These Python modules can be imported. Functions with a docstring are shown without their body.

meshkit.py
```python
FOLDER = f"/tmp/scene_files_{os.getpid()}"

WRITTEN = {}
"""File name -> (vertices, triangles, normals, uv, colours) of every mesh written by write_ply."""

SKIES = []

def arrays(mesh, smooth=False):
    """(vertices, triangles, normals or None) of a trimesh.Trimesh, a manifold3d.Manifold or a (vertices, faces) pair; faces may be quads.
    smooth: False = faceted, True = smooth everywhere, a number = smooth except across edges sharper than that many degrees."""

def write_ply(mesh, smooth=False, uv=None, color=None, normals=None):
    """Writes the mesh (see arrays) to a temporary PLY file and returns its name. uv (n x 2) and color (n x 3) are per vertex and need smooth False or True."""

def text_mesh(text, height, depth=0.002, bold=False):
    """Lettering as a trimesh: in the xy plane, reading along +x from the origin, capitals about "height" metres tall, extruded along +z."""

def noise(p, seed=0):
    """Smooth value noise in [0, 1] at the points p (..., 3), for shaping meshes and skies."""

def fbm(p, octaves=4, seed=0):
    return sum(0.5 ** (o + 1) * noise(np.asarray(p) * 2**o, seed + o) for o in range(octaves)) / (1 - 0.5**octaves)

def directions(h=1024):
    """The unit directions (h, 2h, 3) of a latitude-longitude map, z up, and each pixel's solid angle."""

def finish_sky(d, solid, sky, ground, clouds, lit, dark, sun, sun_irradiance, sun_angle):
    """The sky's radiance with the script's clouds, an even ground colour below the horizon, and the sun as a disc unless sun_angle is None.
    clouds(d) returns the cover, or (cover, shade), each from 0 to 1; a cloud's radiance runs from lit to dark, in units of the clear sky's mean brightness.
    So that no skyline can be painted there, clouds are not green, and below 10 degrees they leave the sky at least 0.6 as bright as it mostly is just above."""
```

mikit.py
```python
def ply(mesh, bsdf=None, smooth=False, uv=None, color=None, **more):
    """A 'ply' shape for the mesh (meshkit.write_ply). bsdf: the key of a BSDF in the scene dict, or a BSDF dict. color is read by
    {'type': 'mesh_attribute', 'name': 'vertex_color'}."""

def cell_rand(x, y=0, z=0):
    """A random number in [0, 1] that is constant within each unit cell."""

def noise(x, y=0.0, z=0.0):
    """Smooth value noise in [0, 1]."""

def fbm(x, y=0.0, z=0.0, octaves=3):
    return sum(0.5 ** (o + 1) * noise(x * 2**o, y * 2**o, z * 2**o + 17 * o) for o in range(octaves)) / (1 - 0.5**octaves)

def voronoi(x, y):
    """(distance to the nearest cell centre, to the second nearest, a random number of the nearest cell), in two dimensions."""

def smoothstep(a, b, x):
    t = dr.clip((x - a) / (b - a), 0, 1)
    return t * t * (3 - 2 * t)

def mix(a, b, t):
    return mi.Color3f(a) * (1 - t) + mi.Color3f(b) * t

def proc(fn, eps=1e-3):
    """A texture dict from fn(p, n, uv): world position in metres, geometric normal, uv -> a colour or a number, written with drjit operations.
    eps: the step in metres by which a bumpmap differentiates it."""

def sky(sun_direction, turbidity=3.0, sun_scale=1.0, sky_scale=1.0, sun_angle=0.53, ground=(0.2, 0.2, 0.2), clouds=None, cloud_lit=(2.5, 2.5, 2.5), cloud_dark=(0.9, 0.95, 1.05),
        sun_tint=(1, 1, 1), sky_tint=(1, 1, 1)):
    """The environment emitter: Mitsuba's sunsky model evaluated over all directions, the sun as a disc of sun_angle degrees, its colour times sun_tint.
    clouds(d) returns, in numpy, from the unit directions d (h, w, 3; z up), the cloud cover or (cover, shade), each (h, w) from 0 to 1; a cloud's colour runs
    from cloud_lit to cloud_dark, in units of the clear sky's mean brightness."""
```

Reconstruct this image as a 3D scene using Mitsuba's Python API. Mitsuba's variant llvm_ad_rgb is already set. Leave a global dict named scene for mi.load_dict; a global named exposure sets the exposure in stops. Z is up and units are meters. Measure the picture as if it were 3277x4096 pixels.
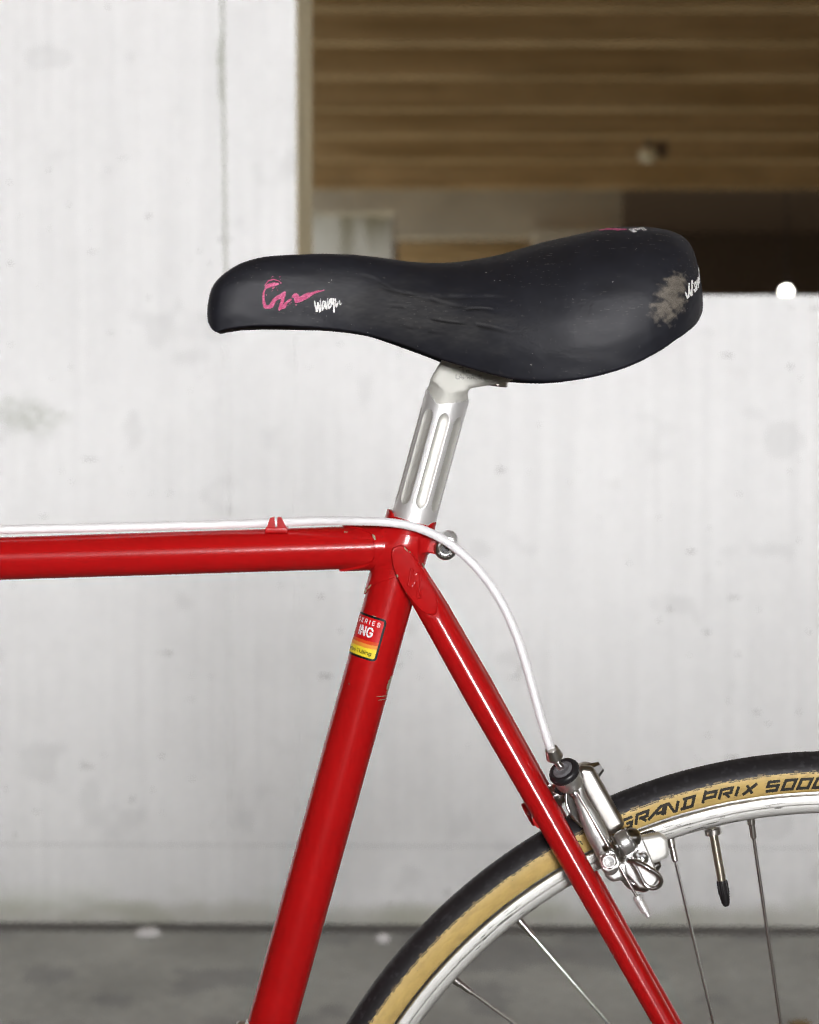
import math, random
import numpy as np
import trimesh, shapely
import mitsuba as mi
import drjit as dr
import manifold3d as m3
from manifold3d import Manifold
from scipy.interpolate import CubicSpline, PchipInterpolator, RegularGridInterpolator
from shapely.geometry import Polygon, LineString, MultiLineString, Point, box as sbox
from shapely.ops import unary_union
from shapely import affinity
import mikit, meshkit
from mikit import proc, noise, fbm, smoothstep, mix

random.seed(7)
RNG = np.random.default_rng(7)
scene, labels = {'type': 'scene'}, {}

# ------------------------------------------------------------------ camera, light, exposure
D, ZC, S = 1.45, 0.879, 1.478e-4           # camera distance and height; metres per photo pixel in the plane of the bicycle
FOC = D / S
PITCH = math.radians(2.5)                   # the camera looks slightly down
CAM = np.array([0, -D, ZC])
FWD, UPV = np.array([0, math.cos(PITCH), -math.sin(PITCH)]), np.array([0, math.sin(PITCH), math.cos(PITCH)])
T = mi.ScalarTransform4f
scene['camera'] = {
    'type': 'thinlens', 'fov': 2 * math.degrees(math.atan(1638.5 * S / D)), 'fov_axis': 'x',
    'aperture_radius': 0.0036, 'focus_distance': D - 0.02, 'near_clip': 0.05, 'far_clip': 400.0,
    'to_world': T().look_at(origin=CAM.tolist(), target=(CAM + FWD).tolist(), up=[0, 0, 1])}
SUN_AZ, SUN_EL = math.radians(5), math.radians(6.5)
scene['sky'] = mikit.sky((math.sin(SUN_AZ) * math.cos(SUN_EL), -math.cos(SUN_AZ) * math.cos(SUN_EL), math.sin(SUN_EL)), turbidity=3,
                         sun_scale=0.3, sun_angle=10, clouds=lambda d: 1.0, cloud_lit=(.9, .9, .92), sun_tint=(0.595, 1.145, 5.1))
exposure = 4.57


def W(px, py, y=0.0):
    """A pixel of the photograph to the point at depth y."""
    d = ray(px, py)
    return CAM + d * ((y + D) / d[1])


def ray(px, py):
    return np.array([(px - 1638.5) / FOC, 0, 0]) + FWD - UPV * ((py - 2048) / FOC)


# ------------------------------------------------------------------ materials
def rgb(*c):
    return {'type': 'rgb', 'value': list(c)}


def two(b):
    return {'type': 'twosided', 'bsdf': b}


def bump(fn, scale, b, eps=1e-3):
    return {'type': 'bumpmap', 'tex': proc(fn, eps), 'scale': scale, 'bsdf': b}


CHIPS = []                                   # (centre, half sizes along x and z, tilt) of flaked paint


def red_fn(p, n, uv):
    c = mi.Color3f(0.67, 0.016, 0.018)
    c = c * (0.94 + 0.12 * fbm(p.x * 40, p.y * 40, p.z * 40))
    for q, a, b, t in CHIPS:
        ct, st = math.cos(t), math.sin(t)
        dx, dz = p.x - q[0], p.z - q[2]
        u, v = (dx * ct + dz * st) / a, (dz * ct - dx * st) / b
        w = u * u + v * v + 1.1 * (noise(p.x * 1500, 3.0, p.z * 1500) - 0.5)
        c = mix(c, mi.Color3f(0.62, 0.55, 0.42), dr.select((w < 1) & (p.y < 0), 1.0, 0.0))
    return c


def chip(px, py, a, b, t=0.0):
    CHIPS.append((W(px, py, -0.016), a * .62, b * .7, t))


for c in [(1496, 2150, .0013, .0024, .5), (1589, 2302, .0012, .0012), (1625, 2370, .0009, .0006, -.8), (1708, 2290, .0007, .0088, .52), (1477, 2352, .0007, .0026, -.6),
          (1461, 2371, .0009, .0020, -.4), (1378, 2130, .0008, .0006), (1387, 2131, .0006, .0006), (1558, 2745, .0020, .0062, -.3), (1527, 2791, .0052, .0004, -.05),
          (1530, 2806, .0040, .0003, -.05), (1396, 2739, .0005, .0007), (1498, 2468, .0022, .0004, -.35), (1625, 2197, .0030, .0005, -.85), (1640, 2207, .0010, .0005, -.8),
          (1552, 2775, .0009, .0030, -.3)]:
    chip(*c)


def peel(p, n, uv):
    return fbm(p.x * 330, p.y * 330, p.z * 330, 2)


scene['red_paint'] = two(bump(peel, 0.00004, {'type': 'roughplastic', 'distribution': 'ggx', 'alpha': 0.025, 'int_ior': 1.5, 'diffuse_reflectance': proc(red_fn), 'nonlinear': True}, 2e-4))
scene['white_cable'] = two({'type': 'principled', 'base_color': rgb(.90, .90, .91), 'roughness': 0.3, 'specular': 0.5})


def post_fn(p, n, uv):
    return 0.86 + 0.10 * fbm(p.x * 60, p.y * 60, p.z * 60)


def scratch(p, n, uv):
    return fbm(p.x * 900, p.y * 900, p.z * 160, 2)


scene['polished_alu'] = two({'type': 'principled', 'base_color': rgb(.92, .92, .91), 'metallic': 0.7, 'roughness': 0.44})
scene['satin_alu'] = two(bump(lambda p, n, uv: fbm(p.x * 2200, p.y * 2200, p.z * 2200, 2), 0.00003,
                              {'type': 'principled', 'base_color': rgb(.72, .72, .68), 'metallic': 0.5, 'roughness': 0.52}, 1e-4))
scene['flute_alu'] = two(bump(lambda p, n, uv: fbm(p.x * 1800, p.y * 1800, p.z * 1800, 2), 0.00005, {'type': 'principled', 'base_color': rgb(.66, .66, .61), 'metallic': 0.6, 'roughness': 0.54}, 1e-4))
scene['cast_alu'] = two(bump(lambda p, n, uv: fbm(p.x * 2200, p.y * 2200, p.z * 2200, 2), 0.00004, {'type': 'principled', 'base_color': rgb(.56, .56, .51), 'metallic': 0.25, 'roughness': 0.6, 'specular': .4}, 1e-4))
scene['chrome'] = two({'type': 'roughconductor', 'alpha': 0.05, 'specular_reflectance': rgb(.80, .80, .80), 'material': 'Cr'} if False else
                      {'type': 'principled', 'base_color': rgb(.70, .70, .69), 'metallic': 1.0, 'roughness': 0.09})
scene['caliper_alu'] = two({'type': 'principled', 'base_color': rgb(.70, .70, .68), 'metallic': 0.9, 'roughness': 0.37})
scene['steel'] = two({'type': 'principled', 'base_color': rgb(.55, .53, .50), 'metallic': 1.0, 'roughness': 0.3})
scene['dark_chrome'] = two({'type': 'principled', 'base_color': rgb(.42, .41, .40), 'metallic': 1.0, 'roughness': 0.15})
scene['brass'] = two(bump(lambda p, n, uv: dr.sin((p.z * 0.985 + p.x * 0.17) * 9000), 0.00006, {'type': 'principled', 'base_color': rgb(.66, .62, .50), 'metallic': 1.0, 'roughness': 0.3}, 5e-5))
scene['black_rubber'] = two({'type': 'principled', 'base_color': rgb(.018, .018, .02), 'roughness': 0.35, 'specular': 0.5})
scene['grey_plastic'] = two({'type': 'principled', 'base_color': rgb(.16, .16, .17), 'roughness': 0.45, 'specular': 0.4})
scene['black_plastic'] = two({'type': 'principled', 'base_color': rgb(.012, .011, .012), 'roughness': 0.45, 'specular': 0.4})
scene['vertex_print'] = two({'type': 'principled', 'base_color': {'type': 'mesh_attribute', 'name': 'vertex_color'}, 'roughness': 0.4, 'specular': 0.2})
scene['pink_print'] = two({'type': 'principled', 'base_color': proc(lambda p, n, uv: mix(mi.Color3f(.48, .045, .15), mi.Color3f(.62, .17, .32), smoothstep(.45, .75, noise(p.x * 1400, p.y * 1400, p.z * 1400)))), 'roughness': 0.5, 'specular': 0.3})
scene['white_print'] = two({'type': 'principled', 'base_color': rgb(.82, .82, .80), 'roughness': 0.5, 'specular': 0.3})
scene['black_print'] = two({'type': 'principled', 'base_color': rgb(.045, .042, .035), 'roughness': 0.6, 'specular': 0.2})

SCUFF = [W(2700, 1140, -.05), W(2672, 1190, -.055), W(2650, 1240, -.055), W(2700, 1215, -.055)]


CREASES = [(W(1482, 1146, -.03), W(1932, 1254, -.05), .0012, 1.0), (W(1640, 1268, -.04), W(2090, 1338, -.06), .0010, 1.3), (W(1840, 1238, -.05), W(2000, 1262, -.055), .0009, 1.2),
           (W(1430, 1108, -.025), W(1600, 1172, -.035), .0010, .8), (W(1700, 1190, -.04), W(2060, 1208, -.055), .0013, .6), (W(1560, 1300, -.035), W(1800, 1352, -.05), .0011, .6), (W(1500, 1215, -.03), W(1720, 1262, -.045), .0011, .7)]
DUST = W(1640, 1255, -.03)


def saddle_fn(p, n, uv):
    base = mi.Color3f(.0090, .0100, .0150) * (0.8 + 0.5 * fbm(p.x * 90, p.y * 90, p.z * 90))
    n1 = fbm(p.x * 340 + 5, p.y * 340, p.z * 340, 5)
    w = mi.Float(0)
    for (q, r) in zip(SCUFF, (.0085, .0095, .0100, .0080)):
        d = dr.sqrt(dr.square(p.x - q[0]) + dr.square(p.z - q[2])) / r
        w = dr.maximum(w, 1.25 - d)
    w = smoothstep(0.30, 0.95, w * 0.85 + 1.1 * (n1 - 0.5) + 0.10) * smoothstep(0.0, -.01, p.y)
    fuzz = noise(p.x * 2600, p.y * 2600, p.z * 2600)
    c = mix(base, mix(mi.Color3f(.10, .088, .072), mi.Color3f(.21, .188, .155), fuzz), w * (0.45 + 0.75 * n1))
    # dust rubbed into the flank, grime and shade of the creases put into the colour
    dq = dr.sqrt(dr.square((p.x - DUST[0]) / .062) + dr.square((p.z - DUST[2] + .20 * (p.x - DUST[0])) / .020))
    du = smoothstep(1.1, .2, dq + 1.0 * (fbm(p.x * 60, 3.0, p.z * 110, 4) - .5)) * smoothstep(0.0, -.008, p.y)
    c = mix(c, mi.Color3f(.040, .040, .040), du * (.25 + .75 * fbm(p.x * 260, p.y * 200, p.z * 700, 3)))
    warp = (noise(p.x * 45, 1.0, p.z * 45) - .5) * .0050
    for (a_, b_, wd, am) in CREASES:
        ux, uz = b_[0] - a_[0], b_[2] - a_[2]
        t = ((p.x - a_[0]) * ux + (p.z - a_[2]) * uz) / (ux * ux + uz * uz)
        off = (p.z + warp - a_[2] - t * uz) / (wd * .55)
        k = dr.exp(-off * off) * smoothstep(0, .25, t) * smoothstep(1, .6, t) * smoothstep(.25, .55, noise(p.x * 140, 2.0, p.z * 60))
        c = c * (1 - dr.minimum(.85, .8 * am * k))
        k2 = dr.exp(-dr.square(off - 2.6)) * smoothstep(0, .25, t) * smoothstep(1, .6, t)
        c = mix(c, mi.Color3f(.060, .060, .062), .55 * am * k2 * smoothstep(.35, .7, noise(p.x * 200, 5.0, p.z * 90)))
    # bald brown edge at the bottom of the rear skirt
    e = smoothstep(.55, .75, fbm(p.x * 160 + 9, p.y * 160, p.z * 160)) * smoothstep(.012, .0, dr.abs(p.x - .112)) * smoothstep(.965, .950, p.z)
    c = mix(c, mi.Color3f(.16, .11, .07), e * 0)
    # white flecks and scratches
    f = noise(p.x * 620 + 3, p.y * 620, p.z * 620)
    c = mix(c, mi.Color3f(.6, .58, .55), smoothstep(.962, .975, f) * smoothstep(.5, .62, noise(p.x * 60, p.y * 60 + 4, p.z * 60)))
    s = noise(p.x * 420 + p.z * 90, p.y * 300, p.z * 1500 + 40)
    c = mix(c, mi.Color3f(.10, .10, .095), smoothstep(.80, .95, s) * smoothstep(.45, .7, noise(p.x * 30, 8.0, p.z * 45)) * .6)
    return c


def saddle_bump(p, n, uv):
    grain = fbm(p.x * 900, p.y * 900, p.z * 900, 2) * 0.25
    x, z = p.x, p.z + (noise(p.x * 45, 1.0, p.z * 45) - .5) * .0050
    cre = mi.Float(0)
    for (a_, b_, wd, am) in CREASES:
        ux, uz = b_[0] - a_[0], b_[2] - a_[2]
        L2 = ux * ux + uz * uz
        t = ((x - a_[0]) * ux + (z - a_[2]) * uz) / L2
        off = (z - a_[2] - t * uz) / wd
        cre = cre + am * (-dr.exp(-off * off) + .5 * dr.exp(-dr.square(off - 1.8))) * smoothstep(0, .25, t) * smoothstep(1, .6, t)
    return grain * 1.3 + cre + 1.2 * fbm(p.x * 55, p.y * 55, p.z * 130, 2)


scene['saddle_leather'] = two(bump(saddle_bump, 0.00035, {'type': 'principled', 'base_color': proc(saddle_fn), 'roughness': 0.58, 'specular': 0.5}, 3e-4))


HC = np.array([.2511, 0, .3367])              # hub centre


def tyre_xyz(p):
    q = HC
    dx, dz = p.x - q[0], p.z - q[2]
    return dr.sqrt(dx * dx + dz * dz), dr.atan2(dx, dz)


def tyre_fn(p, n, uv):
    r, a = tyre_xyz(p)
    edge = 0.3264 + 0.0007 * (fbm(a * 150, 1.0, 2.0) - .5) + 0.0003 * (noise(a * 1900, 0.0, 0.0) - .5)
    tan = mi.Color3f(.66, .47, .165) * (0.86 + .22 * fbm(a * 60, r * 500, 3.0))
    tan = mix(tan, mi.Color3f(.33, .22, .09), smoothstep(.52, .8, fbm(a * 35, r * 300, 7.0)) * .22)
    tan = mix(tan, mi.Color3f(.10, .075, .04), smoothstep(.955, .985, noise(a * 420, r * 1200, 0.0)))
    tan = mix(tan, mi.Color3f(.05, .04, .03), smoothstep(.3124, .3112, r))
    blk = mi.Color3f(.020, .019, .021) * (0.8 + .4 * fbm(a * 200, r * 700, p.y * 700))
    blk = mix(blk, mi.Color3f(.075, .075, .085), smoothstep(.55, .85, fbm(a * 120, r * 500, 4.0)) * .3)
    glue = .6 * smoothstep(.62, .70, fbm(a * 110, 5.0, 1.0)) * smoothstep(.0005, .0002, dr.abs(r - edge - .0008))
    blk = mix(blk, mi.Color3f(.42, .30, .13), glue)
    seam = smoothstep(.00045, .0002, dr.abs(r - edge + .0006)) * smoothstep(.4, .5, fbm(a * 140, 2.0, 9.0))
    tan = mix(tan, mi.Color3f(.09, .065, .03), seam)
    return mix(tan, blk, dr.select(r > edge, 1.0, 0.0))


scene['tyre_rubber'] = two({'type': 'principled', 'base_color': proc(tyre_fn), 'roughness': 0.5, 'specular': 0.35})


def rim_fn(p, n, uv):
    r, a = tyre_xyz(p)
    c = mi.Color3f(.60, .60, .57) * (0.9 + .12 * noise(a * 8, r * 2500, 0.0))
    d = smoothstep(.70, .82, noise(a * 46, r * 2600, 1.0)) * smoothstep(.5, .66, noise(a * 17 + 4, r * 300, 2.0))
    c = mix(c, mi.Color3f(.10, .10, .09), d * .85)
    c = mix(c, mi.Color3f(.25, .25, .23), smoothstep(.0004, .0002, dr.abs(r - .3068)) * .35)
    return c


scene['rim_alu'] = two({'type': 'principled', 'base_color': proc(rim_fn), 'metallic': 0.75, 'roughness': 0.46})

# ------------------------------------------------------------------ helpers
def add(key, mesh, mat, smooth=35, label=None, **more):
    if key in scene:
        k = 1
        while f'{key}_{k:03d}' in scene:
            k += 1
        key = f'{key}_{k:03d}'
    scene[key] = mikit.ply(mesh, mat, smooth, **more)
    if label:
        labels[key] = {'label': label}
    return key


def tag(key, label, cat=None, group=None, kind=None):
    labels[key] = {'label': label}
    for k, v in (('category', cat), ('group', group), ('kind', kind)):
        if v:
            labels[key][k] = v


def tri(v, f):
    return trimesh.Trimesh(np.asarray(v, float), np.asarray(f, int), process=False)


def unit(v):
    v = np.asarray(v, float)
    return v / np.linalg.norm(v)


def frame(axis, ref=(0, -1, 0)):
    a = unit(axis)
    r = np.asarray(ref, float) - np.dot(ref, a) * a
    if np.linalg.norm(r) < 1e-3:
        r = np.array([1.0, 0, 0]) - a[0] * a
    r = unit(r)
    return a, r, np.cross(a, r)


def grid_faces(n, m, wrap=True):
    i, j = np.meshgrid(np.arange(n - 1), np.arange(m if wrap else m - 1), indexing='ij')
    a, b = i * m + j, i * m + (j + 1) % m
    return np.concatenate([np.stack([a, b, b + m], -1).reshape(-1, 3), np.stack([a, b + m, a + m], -1).reshape(-1, 3)])


def outward(m):
    if m.volume < 0:
        m.invert()
    return m


def tube(pts, r, n=28, step=None, cap=True, spline=True):
    """A round tube along points; r is a number or one radius per point."""
    pts = np.asarray(pts, float)
    r = np.broadcast_to(np.asarray(r, float), (len(pts),)).copy()
    t = np.concatenate([[0], np.cumsum(np.linalg.norm(np.diff(pts, axis=0), axis=1))])
    if spline and len(pts) > 2:
        step = step or t[-1] / 80
        tt = np.linspace(0, t[-1], max(8, int(t[-1] / step)))
        r = np.interp(tt, t, r)
        pts = CubicSpline(t, pts)(tt)
    tan = np.gradient(pts, axis=0)
    tan /= np.linalg.norm(tan, axis=1, keepdims=True)
    _, u, _ = frame(tan[0])
    ang = np.arange(n) * 2 * np.pi / n
    rows = []
    for p, a, q in zip(pts, tan, r):
        u = unit(u - np.dot(u, a) * a)
        v = np.cross(a, u)
        rows.append(p + q * (np.cos(ang)[:, None] * u + np.sin(ang)[:, None] * v))
    V, F = np.vstack(rows), grid_faces(len(pts), n)
    if cap:
        k = len(V)
        V = np.vstack([V, pts[0], pts[-1]])
        j = np.arange(n)
        F = np.vstack([F, np.stack([np.full(n, k), (j + 1) % n, j], -1), np.stack([np.full(n, k + 1), (len(pts) - 1) * n + j, (len(pts) - 1) * n + (j + 1) % n], -1)])
    return outward(tri(V, F))


def lathe(p0, axis, prof, n=48, sides=None, phase=0.0):
    """Revolves (distance along the axis, radius) pairs about the axis through p0; sides = a polygon instead of a circle."""
    a, u, v = frame(axis)
    n = sides or n
    ang = np.arange(n) * 2 * np.pi / n + phase
    rows = [np.asarray(p0) + t * a + max(r, 1e-6) * (np.cos(ang)[:, None] * u + np.sin(ang)[:, None] * v) for t, r in prof]
    V, F = np.vstack(rows), grid_faces(len(prof), n)
    k, j = len(V), np.arange(n)
    V = np.vstack([V, np.asarray(p0) + prof[0][0] * a, np.asarray(p0) + prof[-1][0] * a])
    F = np.vstack([F, np.stack([np.full(n, k), (j + 1) % n, j], -1), np.stack([np.full(n, k + 1), (len(prof) - 1) * n + j, (len(prof) - 1) * n + (j + 1) % n], -1)])
    return outward(tri(V, F))


def gear(p0, axis, r0, r1, t, teeth):
    a, u, v = frame(axis)
    n = teeth * 4
    ang = np.arange(n) * 2 * np.pi / n
    r = np.where((np.arange(n) % 4) < 2, r1, r0)
    ring = r[:, None] * (np.cos(ang)[:, None] * u + np.sin(ang)[:, None] * v)
    V = np.vstack([p0 + ring * .93 - 0 * a, p0 + ring + t * .2 * a, p0 + ring + t * .8 * a, p0 + ring * .93 + t * a, [p0], [p0 + t * a]])
    j = np.arange(n)
    F = np.vstack([grid_faces(4, n), np.stack([np.full(n, 4 * n), (j + 1) % n, j], -1), np.stack([np.full(n, 4 * n + 1), 3 * n + j, 3 * n + (j + 1) % n], -1)])
    return outward(tri(V, F))


def from_manifold(m):
    g = m.to_mesh()
    return trimesh.Trimesh(np.array(g.vert_properties[:, :3]), np.array(g.tri_verts), process=True)


def ball(p, r, seg=28):
    return Manifold.sphere(r, seg).translate([float(x) for x in p])


def blob(chains, refine=0.0012, rounds=8, seg=28):
    """Chains of (point, radius): hulls of neighbouring spheres, joined and smoothed into one surface."""
    out = None
    for ch in chains:
        for (p, r), (q, s) in zip(ch[:-1], ch[1:]):
            h = Manifold.batch_hull([ball(p, r, seg), ball(q, s, seg)])
            out = h if out is None else out + h
    m = from_manifold(out.refine_to_length(refine))
    if rounds:
        trimesh.smoothing.filter_taubin(m, iterations=rounds)
    return m


def plate(poly, y0, y1, r=0.0006, seg=12):
    """A plate with rounded edges: convex outline of points [x, _, z] between depths y0 and y1."""
    bs = []
    c = np.mean([[p[0], p[2]] for p in poly], axis=0)
    for p in poly:
        d = unit(c - np.array([p[0], p[2]])) * r
        for y in (y0 + r, y1 - r):
            bs.append(ball((p[0] + d[0], y, p[2] + d[1]), r, seg))
    return from_manifold(Manifold.batch_hull(bs))


def boxm(x0, x1, y0, y1, z0, z1):
    b = trimesh.creation.box(extents=[x1 - x0, y1 - y0, z1 - z0])
    b.apply_translation([(x0 + x1) / 2, (y0 + y1) / 2, (z0 + z1) / 2])
    return b


def flat(poly, size):
    """Shapely polygon(s) to fine 2-D triangles."""
    vs, fs, k = [], [], 0
    for g in getattr(poly, 'geoms', [poly]):
        if g.is_empty or g.area < 1e-9:
            continue
        v, f = trimesh.creation.triangulate_polygon(g, engine='earcut')
        v3, f3 = trimesh.remesh.subdivide_to_size(np.c_[v, np.zeros(len(v))], f, size, max_iter=12)
        vs.append(v3[:, :2]); fs.append(f3 + k); k += len(v3)
    return np.vstack(vs), np.vstack(fs)


def drape(poly, mesh, off, size=6.0):
    """A printed shape (in photo pixels) laid as a thin sheet on the surface of a mesh."""
    v, f = flat(poly, size)
    d = np.stack([ray(*q) for q in v])
    d /= np.linalg.norm(d, axis=1, keepdims=True)
    loc, hit_ray, t = mesh.ray.intersects_location(np.tile(CAM, (len(v), 1)), d, multiple_hits=False)
    hit = np.full((len(v), 3), np.nan)
    hit[hit_ray] = loc + mesh.face_normals[t] * off
    ok = ~np.isnan(hit[:, 0])
    f = f[ok[f].all(1)]
    e = np.linalg.norm(hit[f] - hit[np.roll(f, 1, axis=1)], axis=2).max(1)
    f = f[e < 0.006]
    n = np.cross(hit[f[:, 1]] - hit[f[:, 0]], hit[f[:, 2]] - hit[f[:, 0]])
    if len(f) and n[:, 1].sum() > 0:
        f = f[:, ::-1]
    used = np.unique(f)
    back = np.zeros(len(v), int); back[used] = np.arange(len(used))
    return tri(hit[used], back[f])


def word(text, height, bold=False):
    """Lettering as one shapely shape, baseline at y = 0, reading along +x."""
    if text == 'I':                           # a plain upright bar, without the serifs of this font
        return sbox(.12 * height, 0, .31 * height, height)
    if text == 'ING':
        return unary_union([sbox(0, 0, .22 * height, height), affinity.translate(word('NG', height, bold), .30 * height, 0)])
    m = meshkit.text_mesh(text, height, 0.001, bold)
    up = m.face_normals[:, 2] > .9
    return unary_union([Polygon(t).buffer(1e-9) for t in m.triangles[up][:, :, :2] if Polygon(t).area > 0])


def stroke(pts, w, cap='round', join='round'):
    return LineString(pts).buffer(w / 2, cap_style=cap, join_style=join)


# ================================================================== the setting
YW = D + 0  # (wall distance below)
DW = 4.10                                     # camera to the white wall
YAW = math.radians(-1.6)


def bg(mesh):
    """The wall runs a little askew to the picture: turned about the vertical through its middle."""
    m = mesh.copy()
    m.apply_transform(trimesh.transformations.rotation_matrix(YAW, [0, 0, 1], [0, DW - D, 0]))
    return m


def wallx(px):
    return W(px, 1200, FRONT)[0]


def wallz(py):
    return W(1638.5, py, FRONT)[2]


FRONT = DW - D


def concrete(p, n, uv):
    big = fbm(p.x * 3.1 + 4, p.y * 3, p.z * 2.3, 4)
    streak = fbm(p.x * 75, p.y * 8, p.z * 2.6 + 3, 4)
    fine = fbm(p.x * 60, p.y * 60, p.z * 40, 3)
    c = mi.Color3f(.70, .705, .70) * (0.87 + 0.09 * big + 0.12 * streak + 0.07 * fine)
    blot = smoothstep(.66, .80, fbm(p.x * 13 + 7, 2.0, p.z * 11, 3))
    c = c * (1 - .09 * blot)
    pit = smoothstep(.925, .965, noise(p.x * 60, 5.0, p.z * 52)) * smoothstep(.35, .6, noise(p.x * 5, 1.0, p.z * 5))
    c = mix(c, mi.Color3f(.36, .36, .35), pit * .55)
    # moss: one patch on the left, and along the foot of the wall
    x0, z0 = wallx(115), wallz(1660)
    d = dr.sqrt(dr.square((p.x - x0) / .075) + dr.square((p.z - z0) / .05))
    m1 = smoothstep(1.0, .2, d + 1.1 * (fbm(p.x * 35, 2.0, p.z * 35, 4) - .5))
    c = mix(c, mi.Color3f(.38, .40, .35), m1 * (.15 + .6 * noise(p.x * 150, 3.0, p.z * 150)))
    foot = smoothstep(.085, .0, p.z) * smoothstep(.42, .72, fbm(p.x * 9, 1.0, p.z * 16, 4))
    c = mix(c, mi.Color3f(.40, .43, .33), foot * .8)
    grime = smoothstep(.050, .015, p.z + .03 * (fbm(p.x * 12, 4.0, 0.0) - .5))
    c = mix(c, mi.Color3f(.42, .42, .36), grime * .7)
    seam = smoothstep(.004, .0015, dr.abs(p.z - .136 - .002 * fbm(p.x * 8, 0.0, 0.0)))
    c = c * (1 - .12 * seam)
    return c


scene['concrete_white'] = two(bump(lambda p, n, uv: fbm(p.x * 60, p.y * 60, p.z * 45, 4) + .5 * fbm(p.x * 90, p.y * 10, p.z * 4, 2), 0.0012, {'type': 'principled', 'base_color': proc(concrete), 'roughness': 0.85, 'specular': 0.2}, 2e-3))


def floor_fn(p, n, uv):
    c = mi.Color3f(.34, .345, .32) * (0.70 + 0.55 * fbm(p.x * 6.5, p.y * 3.6, 1.0, 5))
    st = smoothstep(.55, .72, fbm(p.x * 9 + 3, p.y * 7, 6.0, 4))
    c = mix(c, mi.Color3f(.20, .20, .20), st * .55)
    return c * (.88 + .24 * fbm(p.x * 70, p.y * 70, 0.0, 3))


scene['floor_concrete'] = two(bump(lambda p, n, uv: fbm(p.x * 90, p.y * 90, 0.0, 3), 0.0015, {'type': 'principled', 'base_color': proc(floor_fn), 'roughness': 0.8, 'specular': 0.25}, 2e-3))


def brown_fn(p, n, uv):
    g = fbm(p.x * 1.3, p.y * 9, p.z * 22, 4)
    c = mix(mi.Color3f(.48, .325, .155), mi.Color3f(.62, .44, .235), smoothstep(.3, .7, g))
    return c * (.82 + .36 * fbm(p.x * 5 + 3, p.y * 4, p.z * 6, 3))


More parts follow.
